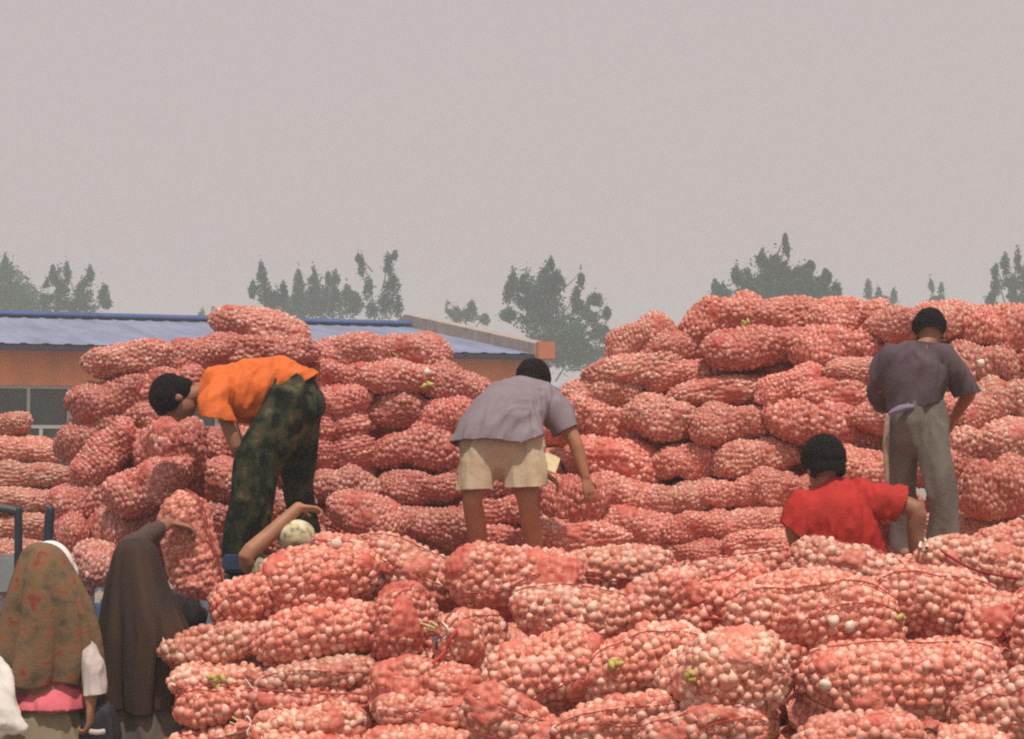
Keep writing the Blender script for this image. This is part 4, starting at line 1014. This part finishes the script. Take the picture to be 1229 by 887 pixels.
# --- person with the pale patterned cap, arm up
t = thing('person', 'person in pale patterned cap reaching a bare arm up towards the orange man', 'person', P(335, 960, 10.4), 'people loading garlic sacks')
hc = P(357, 653, 10.35)
def b(bm):
    head(bm, hc, V((.35, .93, -.1)), V((0, .1, 1)), P(348, 688, 10.35), 1.0)
    tube(bm, [P(342, 815, 10.4), P(342, 770, 10.4), P(342, 720, 10.38), P(344, 692, 10.36)], [(.14, .10), (.14, .10), (.17, .11), (.14, .08)], side=(1, 0, 0), n=16)
    el, wr = P(296, 668, 10.2), P(358, 609, 10.35)
    tube(bm, [P(322, 694, 10.34), P(308, 686, 10.27), el, el.lerp(wr, .4), wr], [.062, .052, .045, .043, .03], n=14)
    hand(bm, wr, V((.14, .05, -.015)), V((.1, -.2, -1)), 1, .9)
    el, wr = P(392, 740, 10.3), P(394, 800, 10.4)
    tube(bm, [P(366, 698, 10.36), el, wr], [.06, .042, .03], n=12); hand(bm, wr, (wr - el), V((-1, 0, 0)), -1, .5)
    for x0 in (326, 360): tube(bm, [P(x0, 815, 10.4), P(x0, 905, 10.4), P(x0, 985, 10.42)], [.085, .055, .04], n=12); foot(bm, P(x0, 985, 10.42), (0, 1, 0))
blob('body', b, SKIN, t, .0068, 4)
GRN = mat('green_print_cotton', (.2, .22, .12), .85, scale=26, cols=[(.36, (.09, .11, .06)), (.48, (.20, .21, .11)), (.58, (.34, .30, .20)), (.68, (.12, .17, .15))])
def b(bm):
    tube(bm, [P(342, 825, 10.4), P(342, 760, 10.4), P(342, 715, 10.38), P(344, 692, 10.36), P(347, 682, 10.35)], [(.18, .14), (.18, .14), (.20, .14), (.17, .11), (.09, .08)], side=(1, 0, 0), n=20)
    tube(bm, [P(328, 694, 10.34), P(306, 684, 10.26)], [.085, .078], n=14); tube(bm, [P(362, 696, 10.36), P(386, 728, 10.31)], [.085, .075], n=14)
blob('shirt', b, GRN, t, .011, 5, cuts=[(P(305, 684, 10.25), (-.8, 0, .3))], folds=(0.0203, 10, (0, 0, 1)))
CAPM = mat('pale_patterned_cap', (.5, .45, .3), .85, scale=22, cols=[(.36, (.16, .18, .20)), (.43, (.47, .41, .20)), (.55, (.60, .54, .36)), (.68, (.66, .62, .55))])
def b(bm):
    R = basis(V((.35, .93, -.1)), V((0, .1, 1))); ell(bm, hc + R @ V((0, -.012, .035)), (.10, .112, .092), 20, R)
    ell(bm, hc + R @ V((0, .10, .035)), (.075, .075, .014), 16, R)
blob('cap', b, CAPM, t, .008, 4, cuts=[(hc + V((0, 0, -.028)), (0, 0, -1))])
def b(bm):
    tube(bm, [P(342, 812, 10.4), P(342, 840, 10.4)], [(.17, .13), (.17, .13)], side=(1, 0, 0), n=16)
    for x0 in (324, 361): tube(bm, [P(x0, 830, 10.4), P(x0, 905, 10.4), P(x0, 975, 10.42)], [.10, .09, .075], n=14)
blob('trousers', b, mat('blue_work_trousers', (.06, .08, .14), .9), t, .014, 4)

# --- two women in long scarves, seen from behind
def scarf(name, rows, mt, parent, n=120, seed=0, rip=.018, yc=9.0):
    """draped cloth: rings (py, left px, right px, depth ratio); folds deepen towards the hem"""
    r = random.Random(seed); ph = [r.uniform(0, 6.28) for _ in range(4)]
    ys = [np.array(x, float) for x in rows]; ys = cr(ys, 5)
    vs, fs = [], []
    y0, y1 = ys[0][0], ys[-1][0]
    for py, a, b_, dr in ys:
        f = (py - y0) / (y1 - y0); A, Bp = W(a, py, yc), W(b_, py, yc); c = (A + Bp) / 2; hw = (Bp - A).length / 2
        for q in range(n):
            th = math.tau * q / n
            w_ = 1 + rip / .2 * f ** .8 * (math.sin(7 * th + ph[0] + 1.5 * f) + .7 * math.sin(12 * th + ph[1]) + .5 * math.sin(4 * th + ph[2] + 2 * f) + .35 * math.sin(19 * th + ph[3] + f)) * .55
            vs.append(c + V((hw * w_ * math.cos(th), hw * dr * w_ * math.sin(th), .012 * f * math.sin(5 * th + ph[3]))))
    R = len(ys)
    for i in range(R - 1):
        for q in range(n): fs.append((i * n + q, i * n + (q + 1) % n, (i + 1) * n + (q + 1) % n, (i + 1) * n + q))
    fs.append(tuple(range(n)))
    o = mesh_obj(name, vs, fs, mt, parent)
    s_ = o.modifiers.new('thickness', 'SOLIDIFY'); s_.thickness = .008
    return o
SC1 = mat('brown_flower_scarf', (.2, .14, .09), .9, .1, scale=15, cols=[(.30, (.10, .072, .045)), (.43, (.155, .105, .062)), (.54, (.185, .118, .066)), (.60, (.235, .10, .052)), (.67, (.20, .062, .04))], bump=.2, bscale=40)
t = thing('person', 'woman in rust-flowered brown head scarf and pink blouse, seen from behind', 'person', P(55, 995, 9.0), 'women carrying sacks')
hc = P(58, 692, 9.0)
def b(bm):
    head(bm, hc, V((.55, .83, -.05)), V((0, .05, 1)), P(56, 732, 9.0), .85)
    tube(bm, [P(56, 850, 9.0), P(56, 800, 9.0), P(56, 760, 9.0), P(56, 738, 9.0)], [(.15, .11), (.135, .10), (.16, .11), (.14, .08)], side=(1, 0, 0), n=16)
    el, wr = P(108, 800, 8.95), P(109, 843, 8.9)
    tube(bm, [P(88, 742, 9.0), P(98, 770, 8.98), el, el.lerp(wr, .5), wr], [.035, .035, .036, .035, .027], n=12); hand(bm, wr, V((0.02, 0, -1)), V((-1, .2, 0)), 1, .8)
    el, wr = P(12, 800, 9.1), P(28, 820, 9.3)
    tube(bm, [P(24, 742, 9.0), el, wr], [.055, .04, .028], n=12); hand(bm, wr, (wr - el), V((1, 0, 0)), -1, .8)
    for x0 in (40, 74): tube(bm, [P(x0, 850, 9.0), P(x0, 960, 9.0), P(x0, 1055, 9.0)], [.085, .055, .04], n=12); foot(bm, P(x0, 1055, 9.0), (.3, 1, 0))
blob('body', b, SKIN2, t, .0068, 4)
scarf('head_scarf', [(653, 46, 54, 1), (656, 36, 64, 1), (664, 28, 74, .95), (682, 21, 84, .92), (706, 13, 96, .82), (735, 5, 106, .7), (770, -4, 112, .62), (800, -10, 114, .58), (820, -10, 110, .56)], SC1, t, seed=2, rip=.035)
def b(bm):
    R = basis(V((.8, .55, .25)), V((-.25, -.1, 1))); ell(bm, P(62, 680, 9.06), (.10, .10, .12), 20, R); ell(bm, P(72, 690, 9.07), (.05, .09, .09), 16, R)
blob('hat', b, mat('white_cotton_hat', (.74, .72, .69), .8, var=.08, scale=9), t, .008, 4)
def b(bm):
    tube(bm, [P(57, 870, 9.0), P(57, 842, 9.0), P(57, 815, 9.0), P(57, 745, 9.0)], [(.19, .15), (.185, .14), (.13, .075), (.11, .06)], side=(1, 0, 0), n=20)
blob('blouse', b, mat('pink_blouse', (.60, .13, .165), .85, var=.1, scale=8), t, .01, 5, cuts=[(P(57, 849, 9.0), (0, 0, -1))], folds=(0.0162, 10, (0, 0, 1)), solid=.006)
def b(bm):
    tube(bm, [P(88, 745, 9.03), P(99, 780, 8.99), P(110, 812, 8.94), P(113, 838, 8.9)], [.05, .056, .052, .046], n=14)
blob('sleeve', b, mat('white_sleeve', (.46, .40, .385), .85, var=.12, scale=14), t, .009, 4, cuts=[(P(112, 834, 8.9), (.1, 0, -1))], folds=(0.0243, 12, (0, 0, 1)), solid=.005)
def b(bm):
    tube(bm, [P(57, 872, 9.0), P(57, 890, 9.0), P(57, 960, 9.0), P(57, 1030, 9.0)], [(.168, .125), (.18, .14), (.21, .17), (.235, .19)], side=(1, 0, 0), n=24)
blob('skirt', b, mat('khaki_skirt', (.235, .19, .13), .9, var=.12, scale=6), t, .012, 5, folds=(0.0405, 7, (0, 0, 1)))

t = thing('person', 'woman in long plain dark-brown head scarf with arm raised to the carried sack', 'person', P(165, 995, 9.3), 'women carrying sacks')
hc = P(165, 690, 9.3)
def b(bm):
    head(bm, hc, V((.2, .97, -.05)), V((0, .05, 1)), P(166, 730, 9.3), 1.0)
    tube(bm, [P(168, 850, 9.3), P(168, 800, 9.3), P(168, 760, 9.3), P(168, 738, 9.3)], [(.15, .11), (.135, .10), (.16, .11), (.14, .08)], side=(1, 0, 0), n=16)
    el, wr = P(172, 648, 9.55), P(203, 627, 9.75)
    tube(bm, [P(150, 735, 9.35), P(158, 690, 9.5), el, el.lerp(wr, .5), wr], [.055, .046, .042, .038, .028], n=12); hand(bm, wr, V((.12, .05, -.03)), V((.4, .2, -.8)), 1, .7)
    el, wr = P(212, 768, 9.38), P(222, 748, 9.5)
    tube(bm, [P(192, 745, 9.35), el, el.lerp(wr, .5), wr], [.055, .042, .038, .028], n=12); hand(bm, wr, (wr - el), V((.3, .5, 0)), 1, .7)
    for x0 in (150, 184): tube(bm, [P(x0, 850, 9.3), P(x0, 950, 9.3), P(x0, 1035, 9.3)], [.085, .055, .04], n=12); foot(bm, P(x0, 1035, 9.3), (0, 1, 0))
blob('body', b, SKIN2, t, .0068, 4)
SC2 = mat('dark_brown_scarf', (.055, .036, .03), .9, .1, scale=3.2, cols=[(.35, (.036, .026, .025)), (.52, (.058, .038, .030)), (.70, (.095, .05, .033))], stretch=(2.5, 2.5, .35))
scarf('head_scarf', [(648, 158, 170, 1), (651, 148, 179, 1), (660, 140, 187, .95), (680, 135, 193, .9), (705, 130, 200, .82), (735, 126, 212, .75), (765, 123, 222, .68), (800, 121, 220, .62), (830, 122, 216, .58), (854, 126, 212, .56)], SC2, t, seed=5, yc=9.25, rip=.05)
def b(bm):
    tube(bm, [P(192, 730, 9.35), P(218, 742, 9.4), P(232, 744, 9.5), P(236, 738, 9.6)], [(.085, .08), (.085, .08), (.06, .06), (.04, .04)], n=16)
    tube(bm, [P(205, 750, 9.38), P(214, 810, 9.36), P(210, 870, 9.34)], [(.085, .07), (.075, .06), (.06, .05)], n=14)
blob('dark_wrap', b, mat('black_wrap', (.022, .018, .02), .9, .1), t, .011, 5, folds=(0.0284, 9, (.2, 0, 1)))
def b(bm):
    tube(bm, [P(160, 652, 9.5), P(174, 644, 9.56), P(190, 635, 9.66)], [.055, .05, .045], n=12)
blob('sleeve', b, mat('brown_sleeve', (.075, .05, .042), .9), t, .009, 3, folds=(0.0162, 14, (1, 0, 0)))
def b(bm):
    tube(bm, [P(168, 835, 9.3), P(168, 880, 9.3), P(168, 960, 9.3), P(168, 1010, 9.3)], [(.165, .13), (.175, .14), (.20, .17), (.22, .18)], side=(1, 0, 0), n=24)
blob('skirt', b, mat('grey_skirt', (.15, .125, .105), .9, var=.12, scale=6), t, .012, 5, folds=(0.0405, 7, (0, 0, 1)))

# the sack being carried, upright, at the women's side
STACKS['held'] = (lambda x, y: 9.9, 'garlic sacks on the move', [])
place('held', (228, 655, 134, 64, 103, 'garlic sack carried almost upright beside the dark scarf', dict(slack=.06)))

# black bag and white plastic bag by the flowered-scarf woman
def b(bm): tube(bm, [P(118, 855, 8.95), P(118, 880, 8.95), P(118, 905, 8.95)], [(.06, .05), (.085, .06), (.08, .055)], side=(1, 0, 0), n=16)
bag = thing('hand_bag', 'black hand bag with a pale strip hanging by the flowered-scarf woman\'s hand', 'bag', P(118, 905, 8.95))
blob('bag_body', b, mat('black_bag', (.025, .025, .035), .6), bag, .008, 5, folds=(0.0162, 12, (0, 0, 1)))
bm = bmesh.new(); tube(bm, [P(108, 878, 8.88), P(116, 879, 8.875), P(125, 878, 8.885)], [(.012, .006)] * 3, side=(0, 0, 1), n=8); bm_obj('pale_strip', bm, mat('pale_strip', (.5, .47, .42), .7), bag)
def b(bm):
    tube(bm, [P(-30, 812, 8.8), P(-10, 838, 8.8), P(10, 858, 8.8), P(27, 874, 8.8)], [(.12, .07), (.11, .07), (.07, .05), (.012, .012)], n=16)
    tube(bm, [P(-20, 850, 8.82), P(0, 868, 8.82)], [.08, .05], n=12)
tag(blob('plastic_bag', b, mat('white_plastic', (.72, .70, .66), .4, .4, var=.1, scale=8), None, .009, 3, folds=(0.0284, 14, (.8, 0, -.6))), 'crumpled white plastic bag at the bottom left edge', 'bag')

# ------------------------------------------------------------------ blue truck bed under the rear load
TB = mat('worn_blue_paint', (.055, .10, .20), .6, .3, scale=9, cols=[(.40, (.022, .04, .085)), (.60, (.04, .07, .14)), (.74, (.16, .17, .19))])
DK = mat('dark_blue_steel', (.025, .035, .06), .5, .35, var=.3, scale=9)
TY = mat('black_rubber', (.02, .02, .02), .85)
TR = thing('flatbed_truck', 'blue flatbed truck with worn side board and pipe frame under the garlic load', 'truck', W(150, 887, 11.6).lerp(V((W(150, 887, 11.6).x, 11.6, 0)), 1))
X0, X1, Y0_, Y1_, ZB = W(-60, 700, 11.2).x, W(296, 700, 11.2).x, 11.0, 13.4, 1.12
bm = bmesh.new(); box(bm, ((X0 + X1) / 2, (Y0_ + Y1_) / 2, ZB - .05), (X1 - X0, Y1_ - Y0_, .10), bev=.01); bm_obj('bed', bm, DK, TR, False)
for k in range(4):
    a, c_ = X0 + (X1 - X0) * k / 4, X0 + (X1 - X0) * (k + 1) / 4
    bm = bmesh.new(); box(bm, ((a + c_) / 2, Y0_ - .03, ZB - .22), (c_ - a - .02, .04, .42), bev=.008)
    for q in range(3): box(bm, (a + (c_ - a) * (q + .5) / 3, Y0_ - .065, ZB - .22), (.05, .03, .38), bev=.005)
    bm_obj('side_board', bm, TB, TR, False)
bm = bmesh.new(); box(bm, ((X0 + X1) / 2, 11.5, ZB - .3), (X1 - X0 + .3, .12, .2)); box(bm, ((X0 + X1) / 2, 12.8, ZB - .3), (X1 - X0 + .3, .12, .2)); bm_obj('chassis', bm, DK, TR, False)
for xx in (X0 + .5, X1 - .45):
    for yy in (11.35, 12.95):
        bm = bmesh.new(); cyl(bm, (xx, yy - .13, .42), (xx, yy + .13, .42), .42, n=28); wh = bm_obj('wheel', bm, TY, TR)
        bm = bmesh.new(); cyl(bm, (xx, yy - .145, .42), (xx, yy - .128, .42), .23, n=20); bm_obj('rim', bm, TB, wh)
for pa, pb in ((W(22, 612, 10.9), W(22, 720, 10.9)), (W(60, 612, 10.95), W(55, 690, 10.95))):
    bm = bmesh.new(); tube(bm, [pa, pa.lerp(pb, .5), V((pb.x, pb.y, ZB - .1))], [.022 if pa.x < W(40, 600, 10.9).x else .026] * 3, n=10); bm_obj('stake_post', bm, DK, TR)
bm = bmesh.new(); tube(bm, [W(-60, 608, 10.9), W(0, 610, 10.9), W(22, 614, 10.9)], [.022] * 3, n=10); bm_obj('frame_rail', bm, mat('grey_blue_pipe', (.06, .07, .09), .5), TR)
bm = bmesh.new(); box(bm, W(285, 676, 10.8), (.16, .12, .09), bev=.015); bm_obj('tail_latch', bm, TB, TR, False)
bm = bmesh.new(); tube(bm, [W(243, 712, 10.75), W(250, 735, 10.75), W(254, 790, 10.75)], [(.035, .02)] * 3, n=10); bm_obj('strut', bm, mat('grey_blue_steel', (.16, .20, .27), .5), TR)
bm = bmesh.new(); box(bm, W(20, 690, 10.93), (.45, .06, .22), bev=.02); bm_obj('tool_box', bm, mat('grey_painted_box', (.22, .24, .26), .6, var=.2, scale=5), TR, False)
# worn blue rail with peeled cream paint hanging below the bed
bm = bmesh.new(); box(bm, W(122, 775, 10.8), (.075, .03, .62), bev=.006); bm_obj('tail_rail', bm, mat('peeling_blue', (.1, .15, .25), .6, scale=11, cols=[(.44, (.06, .11, .22)), (.56, (.12, .17, .27)), (.60, (.50, .44, .36)), (.7, (.6, .52, .42))]), TR, False)

# ------------------------------------------------------------------ small loose things on the heaps
srnd = random.Random(77)
def scrap(px, py, Y, label, s=.030):
    c = W(px, py, Y); vs, fs = [], []
    for k in range(4):
        a = srnd.uniform(0, 6.28); d = V((math.cos(a), -.35, math.sin(a))); e = V((-math.sin(a), -.2, math.cos(a)))
        b0 = c + V((srnd.uniform(-.02, .02), srnd.uniform(-.02, .01), srnd.uniform(-.02, .02))); i = len(vs)
        for f, wd, ou in ((-.6, .15, 0), (0, .45, -.015), (.6, .3, -.01), (1.1, .05, .01)):
            vs += [b0 + d * s * f - e * s * wd + V((0, ou, 0)), b0 + d * s * f + V((0, ou - .01, 0)), b0 + d * s * f + e * s * wd + V((0, ou, 0))]
        for q in range(3):
            for r_ in range(2): fs.append((i + q * 3 + r_, i + q * 3 + r_ + 1, i + q * 3 + r_ + 4, i + q * 3 + r_ + 3))
    o = mesh_obj('dry_leaf', vs, fs, M['leaf_scrap']); tag(o, label, 'leaf', 'dry leaves caught on the sacks')
    s_ = o.modifiers.new('thickness', 'SOLIDIFY'); s_.thickness = .003
def loose(px, py, Y, label, r=.028):
    o = bpy.data.objects.new('loose_bulb', None); bpy.data.objects.remove(o)
    bv, bf = BULB[srnd.randrange(3)]; c = W(px, py, Y); R = Matrix.Rotation(srnd.uniform(-1.2, 1.2), 3, 'Y') @ Matrix.Rotation(srnd.uniform(-1, 1), 3, 'X')
    o = mesh_obj('loose_bulb', [c + R @ V(v) * r for v in bv.tolist()], bf, M['white_bulb']); tag(o, label, 'garlic bulb', 'bare white bulbs on the sacks')
def front(px, py):
    """distance of the outermost sack surface along the ray through a pixel (sacks as ellipsoids)"""
    d = np.array(ray(px, py)); best = None
    for cn, R, dm, st in ALL_DIMS:
        inv = R / (dm * .5)[None, :]; o_ = (cam_n - cn) @ inv; dd = d @ inv
        A = dd @ dd; Bq = o_ @ dd; C = o_ @ o_ - 1; D = Bq * Bq - A * C
        if D > 0:
            t1 = (-Bq - math.sqrt(D)) / A
            if best is None or t1 < best: best = t1
    return (best * d[1] if best else 9.0) - .02
for px, py, lb in ((735, 800, 'yellow-green dry leaf on the up-tilted sack, mid front heap'), (829, 812, 'pale yellow dry leaf on the big bulging sack'), (1076, 745, 'largest yellow-green dry leaf, beside the two bare white bulbs'), (262, 818, 'yellowish dry leaf at the heap end beside the brown scarf'), (466, 640, 'yellow dry leaf under the smooth pink sack, at the crest'), (895, 386, 'yellow dry leaf on the very top of the tall heap'), (512, 462, 'long yellow dry leaf hanging on the heap right of the camouflage seat')):
    scrap(px, py, front(px, py), lb)
for px, py, lb in ((1001, 746, 'bare white bulb, upper of the two below the red shirt'), (1020, 752, 'bare white bulb, lower and rounder of the two below the red shirt'), (990, 822, 'bare white bulb on the tied neck of the barrel-shaped sack'), (404, 652, 'bare white bulb on the crest right of the pale cap'), (1177, 436, 'bare white bulb at the standing man\'s shoulder height'), (513, 447, 'bare white bulb on the heap above the neat barrel sack')):
    loose(px, py, front(px, py), lb)
def cord(name, pts, r, m, label):
    bm = bmesh.new(); tube(bm, [W(a, b_, front(a, b_) - .01) for a, b_ in pts], [r] * len(pts), n=7); tag(bm_obj(name, bm, m), label, 'cord', 'cords lying on the sacks')
RC = mat('dark_red_cord', (.30, .025, .03), .7)
cord('red_cord', [(1118, 652), (1140, 668), (1165, 682), (1195, 690), (1222, 694)], .0065, RC, 'dark red cord running over the sack below the grey trousers')
cord('red_cord', [(846, 742), (866, 744), (884, 752), (898, 766)], .007, RC, 'thin red cord curving over the sacks left of the long pale sack')
cord('blue_cord', [(512, 752), (522, 762), (524, 778), (519, 790)], .006, mat('blue_cord', (.05, .08, .18), .7), 'blue cord dangling between two sack ends in the front heap')
cord('red_cord', [(548, 757), (540, 768), (534, 782), (520, 795)], .007, mat('scarlet_cord', (.45, .06, .04), .7), 'scarlet twisted cord beside the blue one in the front heap')
cord('white_cord', [(1108, 645), (1104, 655), (1108, 662), (1113, 654), (1109, 645)], .007, M['whitestring'], 'white cord loop on the crest at the standing man\'s feet')
bm = bmesh.new(); c = W(660, 556, 11.75); box(bm, c, (.10, .02, .115), Matrix.Rotation(.35, 3, 'Y') @ Matrix.Rotation(-.5, 3, 'X'), bev=.004)
tag(bm_obj('paper_tag', bm, mat('cream_paper', (.72, .62, .38), .8, var=.1, scale=20), None, False), 'cream paper tag between the khaki shorts and the reaching arm', 'tag')

# ------------------------------------------------------------------ smog
HAZE = 0.0029
if HAZE:
    bm = bmesh.new(); box(bm, (0, 175, 12.2), (480, 480, 26.8)); hz = bm_obj('haze', bm, None, None, False); hz['kind'] = 'stuff'; hz['label'] = 'pale smog'
    m = bpy.data.materials.new('smog'); m.use_nodes = True; n_ = m.node_tree.nodes; n_.clear()
    ov = n_.new('ShaderNodeOutputMaterial'); pv = n_.new('ShaderNodeVolumePrincipled'); pv.inputs['Density'].default_value = HAZE
    pv.inputs['Color'].default_value = (.80, .92, .95, 1); pv.inputs['Anisotropy'].default_value = 0.2
    m.node_tree.links.new(pv.outputs[0], ov.inputs['Volume']); hz.data.materials.append(m)
